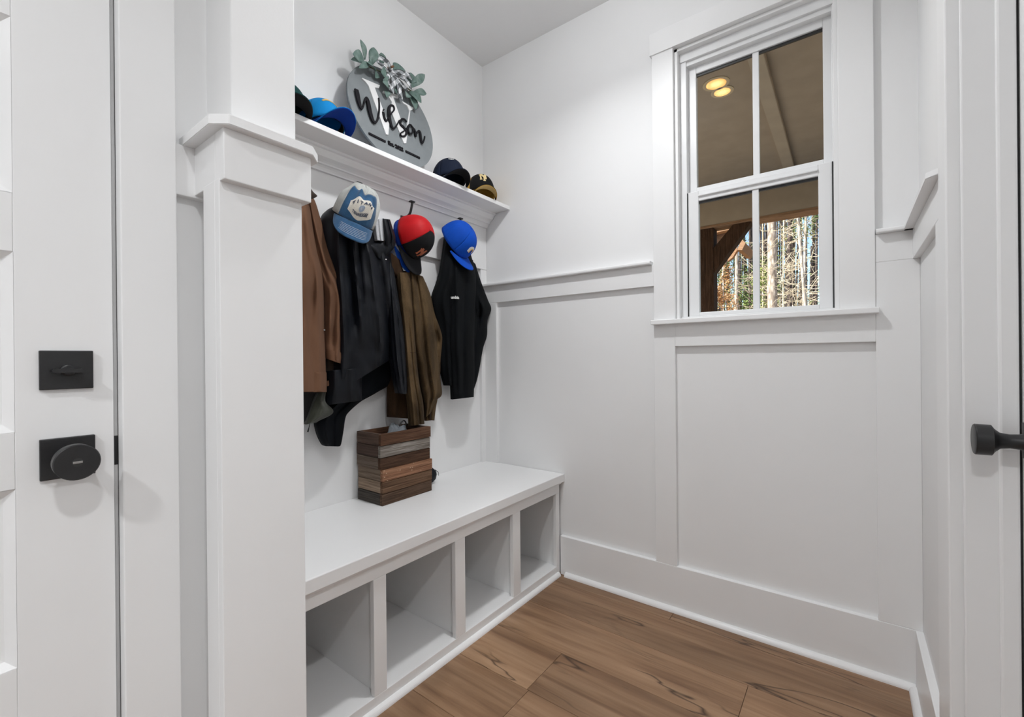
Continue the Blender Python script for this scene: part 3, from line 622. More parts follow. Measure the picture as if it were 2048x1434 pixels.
on_crown(me, 0, .25, e, NAVYT, 'lettering', .0030, sag=.020)
on_crown(ribbon_mesh([(.0085*math.cos(k*PI/8), -.0035+.0085*math.sin(k*PI/8)) for k in range(17)], .0022, 33), 0, .25, e, GREYBL, 'emblem', .0020, sag=.020)
on_crown(ribbon_mesh([(.0045*math.cos(k*PI/8), -.0035+.0045*math.sin(k*PI/8)) for k in range(17)], .004, 33), 0, .25, e, GREYBL, 'emblem', .0020, sag=.020)
for k in range(6): edge_line('stitching', THREAD, e, .35+.09*k, .046, .012, .054, .00055, .0021, .90-.03*(5-k)*.4)
# blue cap under the red and black one, then the red and black cap
CH = .112
f6, u6 = cR*.22-cU*.97+cF*.02, cR*.88+cU*.22-cF*.42
e = cap_root('red mesh and black cap with copper emblem hanging on a hook', 838, 469, .165, f6, u6, HK)
build_cap(e, BLKC, RED, BLKC, .072, .022, .004, 0, 66, RED)
e2 = cap_root('royal blue cap tucked underneath the red and black cap', 838, 469, .165, f6, u6, HK)
e2.matrix_basis = e.matrix_basis @ Matrix.Translation((-.003, .004, -.030)) @ Matrix.Diagonal((.93, .95, .90, 1))
build_cap(e2, BLUE2, BLUE2, BLUE, .074, .022, .004)
ny_mark(e, -.30, .30, .040, ORANGE)
# bright blue cap
e = cap_root('bright royal blue cap with white and gold emblem on a hook', 924, 473, .150, cR*.55-cU*.83, cR*.76+cU*.48-cF*.40, HK)
build_cap(e, BLUE, BLUE, BLUE, .066, .020, .004)
on_crown(ribbon_mesh([(-.018, -.010, .010), (-.012, .010, .012), (.006, .014, .012), (.018, .002, .008), (.012, -.012, .006)], .01, 26), -.25, .30, e, THREAD, 'emblem', .0014)
on_crown(ribbon_mesh([(-.010, -.012, .004), (-.006, .004, .005), (.005, .008, .005), (.012, .000, .004), (.006, -.006, .003)], .005, 26), -.25, .30, e, GOLD, 'emblem', .0026)
# caps on the shelf
def shelf_cap(label, x, y, az, z=HS+.0255, pitch=math.radians(15)):
    f = Vector((math.cos(az)*math.cos(pitch), math.sin(az)*math.cos(pitch), math.sin(pitch))); u = Vector((-math.sin(pitch)*math.cos(az), -math.sin(pitch)*math.sin(az), math.cos(pitch)))
    e = empty('baseball_cap'); tag(e, label, 'cap', SHG); l = u.cross(f)
    e.matrix_basis = Matrix(((f.x, l.x, u.x, x), (f.y, l.y, u.y, y), (f.z, l.z, u.z, z), (0, 0, 0, 1))); return e
e = shelf_cap('black and yellow cap with NY letters at the end of the shelf', .098, -.140, math.radians(-34), HS+.031, math.radians(8))
build_cap(e, BLKC, YEL, BLKC, .052, .034, .006, 0, 62, BLKC, YEL2, YEL)
ny_mark(e, 0, .40, .050, PALEGOLD)
edge_line('piping', YEL, e, .99, .051, .034, .006, .0012, -.003)
e = shelf_cap('navy cap with white brim edging and small oval badge', .105, -.380, math.radians(-20), HS+.030, math.radians(9))
build_cap(e, NAVYC, NAVYC, NAVYC, .058, .034, .006, 0, 60, NAVYC, BLKC)
on_crown(ribbon_mesh([(.013*math.cos(k*PI/8), .008*math.sin(k*PI/8)) for k in range(17)], .0022, 33), -.25, .50, e, THREAD, 'emblem', .0014)
me = text_mesh('U', .011, .0004, .0004); on_crown(me, -.25, .50, e, THREAD, 'emblem', .0014)
edge_line('piping', THREAD, e, .03, .058, .034, .006, .0013, .001, .93)
e = shelf_cap('powder blue cap with gold arc and deep blue brim', .090, -1.035, math.radians(4), HS+.027, math.radians(13))
build_cap(e, SKY, SKY, BLUE2, .072, .036, .002, 0, 60, SKY, BLUE2)
on_crown(ribbon_mesh([(-.03, -.006, .006), (-.01, .006, .010), (.012, .006, .010), (.032, -.008, .004)], .008, 24), -.1, .42, e, GOLD, 'emblem', .0014)
edge_line('piping', SKY, e, .99, .072, .036, .002, .0014, 0)
e = shelf_cap('dark green cap with teal stitching half behind the partition', .105, -1.18, math.radians(-12), HS+.014, math.radians(6))
build_cap(e, GREEN, GREEN, GREEN, .068, .014, .004, 0, 60, GREEN, BLKC)
edge_line('piping', THREAD, e, .02, .068, .014, .004, .0011, .001, .93)

# ------------------------------------------------------------------ round name sign leaning on the wall
th = math.radians(12); SB = Vector((.140, -.70, HS)); ev = Vector((-math.sin(th), 0, math.cos(th))); eu = Vector((0, 1, 0)); en = Vector((math.cos(th), 0, math.sin(th)))
SR = .223; SC = SB+ev*(SR+.001)
sg = empty('name_sign', (SB.x, SB.y, HS)); tag(sg, 'round grey wooden sign with script lettering leaning on the wall', 'sign')
def SL(px, py):                  # pixel -> sign coordinates
    q = upn(px, py, SB, en)-SC; return (q.dot(eu), q.dot(ev))
def to_sign(bm, d0):
    for v_ in bm.verts: x, y, z = v_.co; v_.co = SC+eu*x+ev*y+en*(z+d0)
GREYW = plain('grey_stain', (.215, .235, .245), .7, .06, 14, .1, 120); SIGNEDGE = plain('sign_edge', (.06, .058, .06), .7)
WHT = plain('white_letter', (.82, .82, .82), .5); BLKL = plain('black_letter', (.016, .015, .018), .85, spec=.15)
bm = bmesh.new()
for z, r in ((-.010, SR-.001), (-.0005, SR), (0, SR-.0008)): 
    ring = [bm.verts.new((r*math.cos(2*PI*k/96), r*math.sin(2*PI*k/96), z)) for k in range(96)]
    if z == -.010: bm.faces.new(ring[::-1])
    else:
        for k in range(96): bm.faces.new((prev[k], prev[(k+1) % 96], ring[(k+1) % 96], ring[k]))
    prev = ring
bm.faces.new(prev); to_sign(bm, 0); bo = fin('board', bm, GREYW, sg)
bm = bmesh.new(); A_ = [bm.verts.new(((SR-.0006)*math.cos(2*PI*k/96), (SR-.0006)*math.sin(2*PI*k/96), -.0105)) for k in range(96)]; bm.faces.new(A_); to_sign(bm, 0); fin('backing', bm, SIGNEDGE, sg)
def K1(x, y): return SL(580+x/3.584, 60+y/3.584)
def K8(x, y): return SL(680+x/7.967, 80+y/7.967)
def sign_poly(name, pts, d0, t, mat):
    bm = bmesh.new(); A = [bm.verts.new((*p, 0)) for p in pts]; B = [bm.verts.new((*p, t)) for p in pts]; n = len(pts)
    fa = bm.faces.new(A); fb = bm.faces.new(B)
    for i in range(n): bm.faces.new((A[i], A[(i+1) % n], B[(i+1) % n], B[i]))
    bmesh.ops.triangulate(bm, faces=[fa, fb]); to_sign(bm, d0); return fin(name, bm, mat, sg)
big = [K1(512, 348), K1(640, 402), K1(632, 420), K1(602, 416), K1(700, 672), K1(726, 520), K1(690, 462), K1(662, 452), K1(664, 440), K1(770, 470), K1(772, 492), K1(735, 486), K1(824, 745), K1(852, 582), K1(834, 545), K1(806, 528), K1(800, 514), K1(880, 562), K1(872, 576), K1(858, 580), K1(828, 815), K1(812, 815), K1(716, 575), K1(700, 755), K1(684, 752), K1(558, 402), K1(538, 376), K1(512, 352)]
sign_poly('initial', big, 0, .005, WHT)
def script(pts, d0=.005, th_=.006, n=None):
    q = [(*p[0], p[1]) for p in pts]; me = ribbon_mesh(q, 0, n or len(q)*7, th_); bm = bmesh.new(); bm.from_mesh(me); to_sign(bm, d0); fin('script_letter', bm, BLKL, sg)
k = .00295/7.967*2.55
def wpx(v): return v*.000255
script([(K8(240, 805), wpx(66)), (K8(258, 880), wpx(72)), (K8(285, 1010), wpx(62)), (K8(318, 1110), wpx(34)), (K8(345, 1090), wpx(24)), (K8(375, 990), wpx(26)), (K8(405, 945), wpx(46)), (K8(432, 1020), wpx(64)), (K8(462, 1170), wpx(66)), (K8(505, 1300), wpx(52)), (K8(548, 1328), wpx(34)), (K8(585, 1270), wpx(26)), (K8(603, 1160), wpx(22)), (K8(606, 1040), wpx(20)), (K8(597, 942), wpx(18))])
script([(K8(668, 1160), wpx(30)), (K8(682, 1225), wpx(44)), (K8(700, 1290), wpx(34)), (K8(722, 1306), wpx(24)), (K8(752, 1250), wpx(20)), (K8(800, 1185), wpx(20)), (K8(842, 1130), wpx(22)), (K8(835, 1075), wpx(24)), (K8(800, 1058), wpx(28)), (K8(770, 1085), wpx(44)), (K8(762, 1170), wpx(50)), (K8(775, 1280), wpx(50)), (K8(800, 1380), wpx(44)), (K8(835, 1425), wpx(28)), (K8(880, 1380), wpx(20)), (K8(925, 1300), wpx(20))])
script([(K8(668, 1122), wpx(30)), (K8(676, 1132), wpx(34)), (K8(682, 1140), wpx(28))], n=8)
script([(K1(828, 668), wpx(26)), (K1(812, 648), wpx(24)), (K1(790, 650), wpx(34)), (K1(783, 680), wpx(40)), (K1(806, 705), wpx(42)), (K1(826, 735), wpx(38)), (K1(818, 764), wpx(28)), (K1(792, 768), wpx(22)), (K1(784, 748), wpx(18)), (K1(806, 732), wpx(18)), (K1(838, 700), wpx(18))])
script([(K1(862, 690), wpx(24)), (K1(845, 690), wpx(34)), (K1(836, 718), wpx(40)), (K1(848, 748), wpx(32)), (K1(868, 744), wpx(24)), (K1(874, 716), wpx(24)), (K1(862, 694), wpx(22)), (K1(872, 706), wpx(18)), (K1(884, 720), wpx(20))])
script([(K1(882, 718), wpx(34)), (K1(890, 745), wpx(38)), (K1(893, 768), wpx(30)), (K1(898, 750), wpx(22)), (K1(912, 730), wpx(28)), (K1(924, 742), wpx(40)), (K1(930, 785), wpx(40)), (K1(938, 815), wpx(32)), (K1(948, 806), wpx(22)), (K1(955, 785), wpx(18)), (K1(957, 768), wpx(15))])
for a, b in ((K1(562, 743), K1(682, 803)), (K1(826, 871), K1(928, 920))):
    me = ribbon_mesh([(a[0]+(b[0]-a[0])*i/4, a[1]+(b[1]-a[1])*i/4) for i in range(5)], .0085, 9, .005); bm = bmesh.new(); bm.from_mesh(me); to_sign(bm, 0); fin('line', bm, BLKL, sg)
a, b = K1(700, 810), K1(808, 862); me = text_mesh('Est. 2022', .036, .0025, .0014, .98); bm = bmesh.new(); bm.from_mesh(me); an = math.atan2(b[1]-a[1], b[0]-a[0])
xs_ = [v_.co.x for v_ in bm.verts]; sc_ = math.hypot(b[0]-a[0], b[1]-a[1])/(max(xs_)-min(xs_))
for v_ in bm.verts: x, y, z = v_.co; x, y = x*sc_, y*sc_; v_.co = ((a[0]+b[0])/2+x*math.cos(an)-y*math.sin(an), (a[1]+b[1])/2+x*math.sin(an)+y*math.cos(an), z)
to_sign(bm, .003); fin('lettering', bm, BLKL, sg)
# eucalyptus garland and checked bow
LEAF = NT('dusty_leaf'); v = LEAF.coord(); LEAF.l(LEAF.ramp(LEAF.noise(v, 40, 4), [(.3, (.09, .16, .135)), (.55, (.17, .255, .225)), (.8, (.33, .40, .37))]), LEAF.b.inputs['Base Color']); LEAF.b.inputs['Roughness'].default_value = .6
ga = empty('garland'); ga.parent = sg; ga.matrix_parent_inverse = world_of(sg).inverted(); ga['label'] = 'dusty green leaf garland'
tube('stem', [SC+eu*p[0]+ev*p[1]+en*.016 for p in cr([K8(330, 430), K8(520, 500), K8(720, 600), K8(950, 740), K8(1120, 860)], 16)], .0028, plain('twig', (.10, .11, .06), .8), ga, 8)
def leaf(a, b, w, d0=.018, d1=.030, cup=.15, rollv=0):
    A, B = Vector(K8(*a)), Vector(K8(*b)); d = B-A; L = d.length; d.normalize(); n2 = Vector((-d.y, d.x)); w = w*.00042; bm = bmesh.new(); g = []
    for i in range(11):
        t = i/10; hw = w/2*(math.sin(PI*min(1, t*.96+.04))**.7)*(.75+.5*t if t < .6 else 1.05-(t-.6)*.3); row = []
        for s_ in (-1, -.5, 0, .5, 1):
            p = A+d*L*t+n2*hw*s_; h = d0+(d1-d0)*t+.010*math.sin(PI*t)+cup*hw*(s_*s_-.5)+rollv*hw*s_
            row.append(bm.verts.new(SC+eu*p.x+ev*p.y+en*h))
        g.append(row)
    for i in range(10):
        for j in range(4): bm.faces.new((g[i][j], g[i+1][j], g[i+1][j+1], g[i][j+1]))
    o = fin('leaf', bm, LEAF.m, ga, True); md = o.modifiers.new('thick', 'SOLIDIFY'); md.thickness = .0011
for a_ in [((350, 360), (258, 60), 62, .02, .03), ((340, 400), (110, 320), 100, .02, .04), ((330, 410), (130, 360), 70, .015, .02), ((440, 450), (440, 220), 95, .02, .045), ((520, 540), (345, 450), 90, .02, .04), ((420, 430), (230, 520), 60, .02, .03), ((460, 440), (380, 380), 60, .02, .035),
           ((610, 440), (598, 270), 70, .015, .03), ((700, 640), (560, 600), 100, .02, .04), ((660, 560), (600, 520), 70, .02, .035), ((740, 830), (600, 740), 90, .02, .035), ((850, 610), (860, 460), 150, .015, .035), ((690, 760), (620, 690), 90, .02, .03), ((790, 780), (860, 900), 90, .015, .02),
           ((1020, 700), (1120, 660), 110, .015, .035), ((1060, 800), (1240, 650), 90, .02, .05), ((1060, 850), (1230, 1060), 170, .015, .03), ((1130, 860), (1310, 915), 75, .01, .03), ((1040, 880), (1000, 960), 80, .015, .025), ((1080, 900), (1170, 1150), 70, .012, .018), ((960, 640), (990, 590), 80, .012, .02), ((560, 540), (530, 640), 70, .012, .015), ((690, 820), (720, 950), 60, .012, .012)]:
    leaf(*a_, cup=random.uniform(.05, .35), rollv=random.uniform(-.5, .5))
CHK = NT('checked_ribbon'); tc_ = CHK.n('TexCoord'); mp_ = CHK.n('Mapping'); mp_.inputs['Scale'].default_value = (30, 30, 30); mp_.inputs['Rotation'].default_value = (math.radians(42), 0, 0); CHK.l(tc_.outputs['Object'], mp_.inputs[0])
sx_ = CHK.n('SeparateXYZ'); CHK.l(mp_.outputs[0], sx_.inputs[0])
def stripe(o_):
    f_ = CHK.n('Math', operation='FRACT'); CHK.l(o_, f_.inputs[0]); g_ = CHK.n('Math', operation='GREATER_THAN'); CHK.l(f_.outputs[0], g_.inputs[0]); g_.inputs[1].default_value = .5; return g_.outputs[0]
ad_ = CHK.n('Math', operation='ADD'); CHK.l(stripe(sx_.outputs[1]), ad_.inputs[0]); CHK.l(stripe(sx_.outputs[2]), ad_.inputs[1]); hf_ = CHK.n('Math', operation='MULTIPLY'); CHK.l(ad_.outputs[0], hf_.inputs[0]); hf_.inputs[1].default_value = .5
CHK.l(CHK.ramp(hf_.outputs[0], [(0, (.10, .105, .11)), (.5, (.40, .42, .44)), (1, (.86, .87, .89))]), CHK.b.inputs['Base Color']); CHK.b.inputs['Roughness'].default_value = .85
bw = empty('bow'); bw.parent = sg; bw.matrix_parent_inverse = world_of(sg).inverted(); bw['label'] = 'black and white checked bow'
def ribbon3(name, pts, w, mat=CHK.m):
    """pts: (K8 x, K8 y, height) centre line; ribbon of width w px"""
    q = cr([(*K8(p[0], p[1]), p[2]) for p in pts], 20); bm = bmesh.new(); g = []; w = w*.00040
    for i, p in enumerate(q):
        d = (Vector(q[min(i+1, 19)][:2])-Vector(q[max(i-1, 0)][:2])).normalized(); n2 = Vector((-d.y, d.x)); row = []
        for s_ in (-1, -.9, 0, .9, 1): row.append(bm.verts.new(SC+eu*(p[0]+n2.x*w/2*s_)+ev*(p[1]+n2.y*w/2*s_)+en*(p[2]+.004*(1-s_*s_))))
        g.append(row)
    for i in range(19):
        for j in range(4): bm.faces.new((g[i][j], g[i+1][j], g[i+1][j+1], g[i][j+1]))
    o = fin(name, bm, mat, bw, True); md = o.modifiers.new('thick', 'SOLIDIFY'); md.thickness = .001
    for sgn in (0, 4): tube('ribbon_edge', [x[sgn].co if False else (SC+eu*0) for x in []] or [Vector((0, 0, 0)), Vector((0, 0, .0001))], .0001, BLKL, o) if False else None
    return o
ribbon3('loop', [(735, 590, .03), (640, 480, .055), (530, 380, .045), (520, 350, .035)], 62); ribbon3('loop', [(735, 595, .03), (620, 530, .045), (540, 440, .035), (525, 380, .030)], 56)
ribbon3('loop', [(740, 590, .03), (880, 650, .055), (1000, 680, .05), (1050, 690, .035)], 75); ribbon3('loop', [(745, 600, .03), (900, 710, .05), (1010, 800, .045), (1060, 820, .032)], 70)
ribbon3('tail', [(735, 610, .035), (765, 700, .04), (770, 800, .032), (760, 880, .025)], 62); ribbon3('tail', [(760, 620, .035), (820, 740, .042), (880, 870, .032), (915, 980, .022)], 66); ribbon3('tail', [(800, 640, .03), (900, 760, .035), (1000, 850, .03)], 55); ribbon3('tail', [(720, 620, .03), (690, 680, .035), (720, 780, .025)], 55)
bk = BLKL
for pts in ([(735, 580, .036), (640, 470, .060), (520, 330, .045)], [(735, 585, .036), (620, 555, .05), (530, 420, .036)], [(740, 610, .036), (880, 690, .060), (1050, 715, .04)], [(750, 620, .036), (900, 745, .05), (1060, 850, .034)], [(760, 560, .036), (830, 590, .055), (1000, 640, .05), (980, 600, .03)], [(780, 640, .040), (830, 800, .04), (880, 940, .025)], [(735, 640, .040), (745, 760, .035), (735, 850, .028)]):
    tube('wire_edge', [SC+eu*p[0]+ev*p[1]+en*p[2] for p in cr([(*K8(q[0], q[1]), q[2]) for q in pts], 12)], .0010, bk, bw, 6)
kn = [SC+eu*K8(735, 595)[0]+ev*K8(735, 595)[1]+en*h for h in (.022, .045)]
tube('knot', kn, .008, CHK.m, bw, 10)
for a, b in (((700, 495), (785, 485)),): 
    q0, q1 = K8(*a), K8(*b); tube('cinnamon_stick', [SC+eu*q0[0]+ev*q0[1]+en*.02, SC+eu*q1[0]+ev*q1[1]+en*.03], .005, plain('cinnamon', (.28, .14, .07), .8, .3, 60), ga, 8)
for q in ((710, 670), (935, 860)):
    p = K8(*q); lathe('seed_pod', [(0, .002), (.002, .006), (.008, .006), (.012, .003)], SC+eu*p[0]+ev*p[1]+en*.02, en, plain('dark_pod', (.02, .012, .008), .6), ga, 14)

# ------------------------------------------------------------------ reclaimed-wood crate on the bench
def oldwood(name, c1, c2, c3=None, ax=1, k=1, fleck=None):
    m = NT(name); sc = [22, 22, 60]; sc[ax] = 2.2
    v = m.coord(tuple(sc), 13); n_ = m.noise(v, 1.6*k, 8, .68, .8)
    col = m.ramp(n_, [(.28, c1), (.52, c2), (.74, c3 or c2)])
    sc2 = [60, 60, 160]; sc2[ax] = 3; col = m.mix(1, col, m.ramp(m.noise(m.coord(tuple(sc2), 7), 2, 5, .7), [(.35, (.66, .63, .61)), (.6, (1.4, 1.4, 1.4))]), 'MULTIPLY')
    if fleck:
        vo_ = m.n('TexVoronoi'); vo_.inputs['Scale'].default_value = 75; m.l(m.coord((1, .7, 1.1)), vo_.inputs['Vector']); col = m.mix(m.ramp(vo_.outputs['Distance'], [(.12, (.8, .8, .8)), (.2, (0, 0, 0))]), col, fleck)
    m.l(col, m.b.inputs['Base Color']); m.b.inputs['Roughness'].default_value = .85; m.b.inputs['Specular IOR Level'].default_value = .2; m.bump(n_, .4, .004); return m.m
cx0, cx1, cy0, cy1 = .024, .186, -.848, -.588; TH = .0475
ct = empty('wooden_crate', (.10, -.715, HB)); tag(ct, 'open crate of stacked reclaimed wood slats standing on the bench', 'crate')
fronts = [((.030, .018, .011), (.085, .052, .034), (.13, .085, .06)), ((.032, .018, .010), (.12, .068, .040), (.20, .13, .085)), ((.13, .062, .034), (.23, .115, .066), (.27, .15, .09)), ((.018, .010, .006), (.062, .033, .020), (.10, .055, .032)), ((.06, .05, .042), (.16, .14, .12), (.36, .34, .32)), ((.030, .016, .009), (.095, .048, .028), (.16, .10, .07))]
sides = [((.016, .014, .013), (.055, .048, .042), (.09, .08, .07)), ((.13, .09, .062), (.24, .175, .125), (.30, .23, .17)), ((.07, .05, .037), (.15, .11, .08), (.20, .15, .11)), ((.05, .038, .030), (.12, .09, .07), (.17, .135, .11)), ((.022, .014, .011), (.065, .042, .033), (.09, .06, .05)), ((.04, .026, .02), (.10, .065, .05), (.14, .10, .08))]
offs = [(0, .002, .001), (.001, .003, -.001), (.002, .004, -.001), (-.005, -.002, .004), (-.003, -.003, .005), (-.001, 0, .003)]
for i in range(6):
    z0, z1 = HB+.0006+TH*i, HB+TH*(i+1)-.0012; ox, oy, ol = offs[i]; y0, y1 = cy0-ol, cy1+oy; x1 = cx1+ox; t = .015
    fmx = oldwood('slat_wood', *fronts[i], ax=1, fleck=(.55, .40, .27) if i == 2 else None); smx = oldwood('slat_wood', *sides[i], ax=0)
    box('slat', x1-t, x1, y0, y1, z0, z1, fmx, ct, .0012, centre=False)
    box('slat', cx0, x1-t-.0004, y0, y0+t, z0, z1, smx, ct, .0012); box('slat', cx0, x1-t-.0004, y1-t, y1, z0, z1, smx, ct, .0012)
    box('slat', cx0, cx0+t, y0+t+.0004, y1-t-.0004, z0, z1, fmx, ct, .0012)
box('base_board', cx0+.016, cx1-.02, cy0+.02, cy1-.02, HB+.001, HB+.012, oldwood('base_wood', (.03, .02, .014), (.07, .05, .035)), ct, 0)
# clear plastic bag with a black strap lying inside the crate
PLA = NT('clear_plastic'); PLA.b.inputs['Base Color'].default_value = (.30, .33, .36, 1); PLA.b.inputs['Roughness'].default_value = .12; PLA.b.inputs['Alpha'].default_value = .72; PLA.bump(PLA.noise(PLA.coord(), 45, 4, .7, 1.5), .9, .01)
pb = empty('plastic_bag', (.10, -.72, HB+.013)); tag(pb, 'crumpled clear plastic bag with black strap inside the crate', 'bag')
bm = bmesh.new(); bmesh.ops.create_icosphere(bm, subdivisions=4, radius=1)
for v_ in bm.verts:
    n_ = 1+.22*noise.noise(v_.co*2.3)+.10*noise.noise(v_.co*6); v_.co = Vector((v_.co.x*.052*n_+.105, v_.co.y*.075*n_-.715, HB+.155+v_.co.z*.14*n_+.02*v_.co.y))
fin('film', bm, PLA.m, pb, True)
tube('strap', cr([up(797, 859, 'X', .10), up(802, 846, 'X', .10), up(808, 841, 'X', .10), up(812, 848, 'X', .10), up(806, 858, 'X', .10)], 18), .003, BLACK, pb, 8)
# dark pouch beyond the crate
bm = bmesh.new(); bmesh.ops.create_icosphere(bm, subdivisions=3, radius=1); cc = up(858, 944, 'X', .09)
for v_ in bm.verts: n_ = 1+.12*noise.noise(v_.co*2.5); v_.co = Vector((cc.x+v_.co.x*.035*n_, max(cc.y+v_.co.y*.034*n_, cy1+.006), max(HB+.0005, HB+.038+v_.co.z*.038*n_)))
pk = empty('dark_pouch', (cc.x, cc.y, HB)); tag(pk, 'small dark navy pouch peeking out beyond the wooden crate', 'pouch')
fin('pouch', bm, NAVY, pk, True); tube('drawstring', [Vector((cc.x+.02, cc.y+.02, HB+.062)), Vector((cc.x+.03, cc.y+.03, HB+.05)), Vector((cc.x+.034, cc.y+.028, HB+.035))], .0015, BLACK, pk, 6)

# ------------------------------------------------------------------ covered porch outside the window
PC = 2.84
TAUPE = plain('taupe_boards', (.40, .33, .26), .85, .05, 8, .1, 80); STAIN = oldwood('stained_timber', (.030, .015, .008), (.055, .028, .016), (.08, .042, .024), 2)
STAINX = oldwood('stained_beam', (.22, .12, .07), (.30, .18, .11), (.36, .23, .15), 0)
pc = box('porch_ceiling', -2.6, 4.2, .12, 3.16, PC, PC+.08, TAUPE, None, 0); tag(pc, kind='structure')
b0, b1 = up(1527, 105, 'Z', PC-.045), up(1588, 332, 'Z', PC-.045); dy = (b1.x-b0.x)/(b1.y-b0.y)
xa, xb_ = b0.x+dy*(.14-b0.y), b0.x+dy*(2.97-b0.y)
prism('batten', [(xa-.085, .14), (xa, .14), (xb_, 2.97), (xb_-.085, 2.97)], 'Z', PC-.045, PC, plain('taupe_trim', (.46, .39, .31), .8, .05, 8), pc, .003)
pbm = box('porch_beam', -2.6, 4.2, 2.98, 3.16, 2.43, PC, TAUPE, None, .004); tag(pbm, kind='structure')
box('beam_soffit', -2.6, 4.2, 2.975, 3.165, 2.405, 2.43, STAINX, pbm, .003)
tag(box('porch_floor', -2.6, 4.2, .12, 3.3, -.25, -.15, plain('porch_concrete', (.36, .35, .33), .9, .1, 4), None, 0), kind='structure')
pp = empty('porch_post', (.505, 3.05, -.15)); tag(pp, 'dark stained porch post with diagonal brace outside the window', 'post')
X0, X1 = up(1397, 560, 'Y', 3.0).x, up(1428, 560, 'Y', 3.0).x
box('post', X0, X1, 2.99, 3.15, -.15, 2.405, STAIN, pp, .004)
A0 = [up(*q, 'Y', 3.0) for q in ((1411, 515), (1466, 449), (1503, 444), (1413, 566))]
prism('brace', [(A0[0].x, A0[0].z), (A0[1].x, 2.405), (A0[2].x, 2.405), (A0[3].x, A0[3].z)], 'Y', 3.0, 3.13, STAIN, pp, .003)
bp = bpy.data.objects['porch_beam']
dl = empty('porch_light', (.985, 1.18, PC)); tag(dl, 'glowing round recessed light in the porch ceiling, second disc its reflection in the glass', 'ceiling light')
EM = NT('lens_and_ghost_glow'); EM.b.inputs['Base Color'].default_value = (.9, .7, .4, 1); EM.b.inputs['Emission Color'].default_value = (1, .62, .22, 1); EM.b.inputs['Emission Strength'].default_value = 1.0
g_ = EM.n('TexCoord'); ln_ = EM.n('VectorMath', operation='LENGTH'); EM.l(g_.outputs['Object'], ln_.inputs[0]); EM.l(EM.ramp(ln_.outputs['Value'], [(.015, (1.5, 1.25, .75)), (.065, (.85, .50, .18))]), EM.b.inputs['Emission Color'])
for (lx, ly), r in (((.985, 1.165), .080), ((.997, 1.283), .070)):  # smaller second disc stands in for the light's ghost reflection in the glass
    lathe('light_and_ghost_ring', [(0, r), (.004, r), (.006, r-.006), (.005, r-.012)], (lx, ly, PC), (0, 0, -1), plain('warm_trim', (.6, .5, .35), .6), dl, 36)
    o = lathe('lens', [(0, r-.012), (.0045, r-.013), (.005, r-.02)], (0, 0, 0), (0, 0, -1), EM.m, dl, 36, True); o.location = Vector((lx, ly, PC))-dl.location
# neighbouring gabled roof seen past the brace
nr = empty('gable_roof', (-.6, 6.5, 0)); tag(nr, 'brown gabled porch roof in the yard behind the brace', 'roof')
def yp(px, py, Y): q = up(px, py, 'Y', Y); return (q.x, q.z)
YG = 6.0
prism('tie_beam', [yp(1414, 458, YG), yp(1500, 440, YG), yp(1500, 450, YG), yp(1420, 468, YG)], 'Y', YG, YG+.15, STAINX, nr)
prism('king_post', [yp(1411, 450, YG), yp(1421, 450, YG), yp(1421, 496, YG), yp(1411, 496, YG)], 'Y', YG, YG+.15, STAINX, nr)
prism('gable_board', [yp(1421, 462, YG+.2), yp(1460, 455, YG+.2), yp(1438, 506, YG+.2), yp(1412, 512, YG+.2)], 'Y', YG+.2, YG+.25, oldwood('gable_wood', (.16, .09, .055), (.24, .15, .10), (.30, .20, .14), 0), nr)
prism('eave', [yp(1474, 500, YG-.2), yp(1484, 478, YG-.2), yp(1491, 486, YG-.2), yp(1484, 500, YG-.2)], 'Y', YG-.2, YG+.6, STAINX, nr)
prism('curved_brace', [yp(1455, 520, YG), yp(1472, 495, YG), yp(1474, 500, YG), yp(1466, 514, YG), yp(1455, 523, YG)], 'Y', YG, YG+.1, STAINX, nr)

# ------------------------------------------------------------------ woodland
tag(box('ground', -120, 120, 3.3, 140, -.6, -.3, plain('leaf_litter', (.30, .22, .13), .95, .3, 1.5), None, 0), kind='structure')
def bark(name, c1, c2):
    m = NT(name); n_ = m.noise(m.coord((1, 1, .22)), 14, 6, .7, .6); vo_ = m.n('TexVoronoi'); vo_.inputs['Scale'].default_value = 16; m.l(m.coord((1, 1, .35)), vo_.inputs['Vector'])
    col = m.mix(1, m.ramp(n_, [(.3, c1), (.65, c2)]), m.ramp(vo_.outputs['Distance'], [(.1, (1.1, 1.1, 1.1)), (.6, (.45, .42, .4))]), 'MULTIPLY'); m.l(col, m.b.inputs['Base Color']); m.b.inputs['Roughness'].default_value = .95; m.bump(n_, .6, .03); return m.m
PINE = bark('pine_bark', (.40, .33, .28), (.78, .71, .65)); DARKB = bark('dark_bark', (.05, .04, .04), (.13, .10, .095)); PALE = bark('pale_bark', (.55, .51, .47), (.85, .82, .77))  # DARKB is simply the darkest of the three barks
def leafmat(name, c1, c2, tr=.3):
    m = NT(name); m.l(m.ramp(m.noise(m.coord(), 3.5, 3), [(.35, c1), (.65, c2)]), m.b.inputs['Base Color']); m.b.inputs['Roughness'].default_value = .8; return m.m
NEED = leafmat('pine_needles', (.05, .10, .025), (.20, .26, .07)); TAN = leafmat('dry_leaves', (.30, .14, .05), (.55, .34, .17)); STRAW = leafmat('dry_twigs', (.42, .34, .24), (.74, .66, .52))
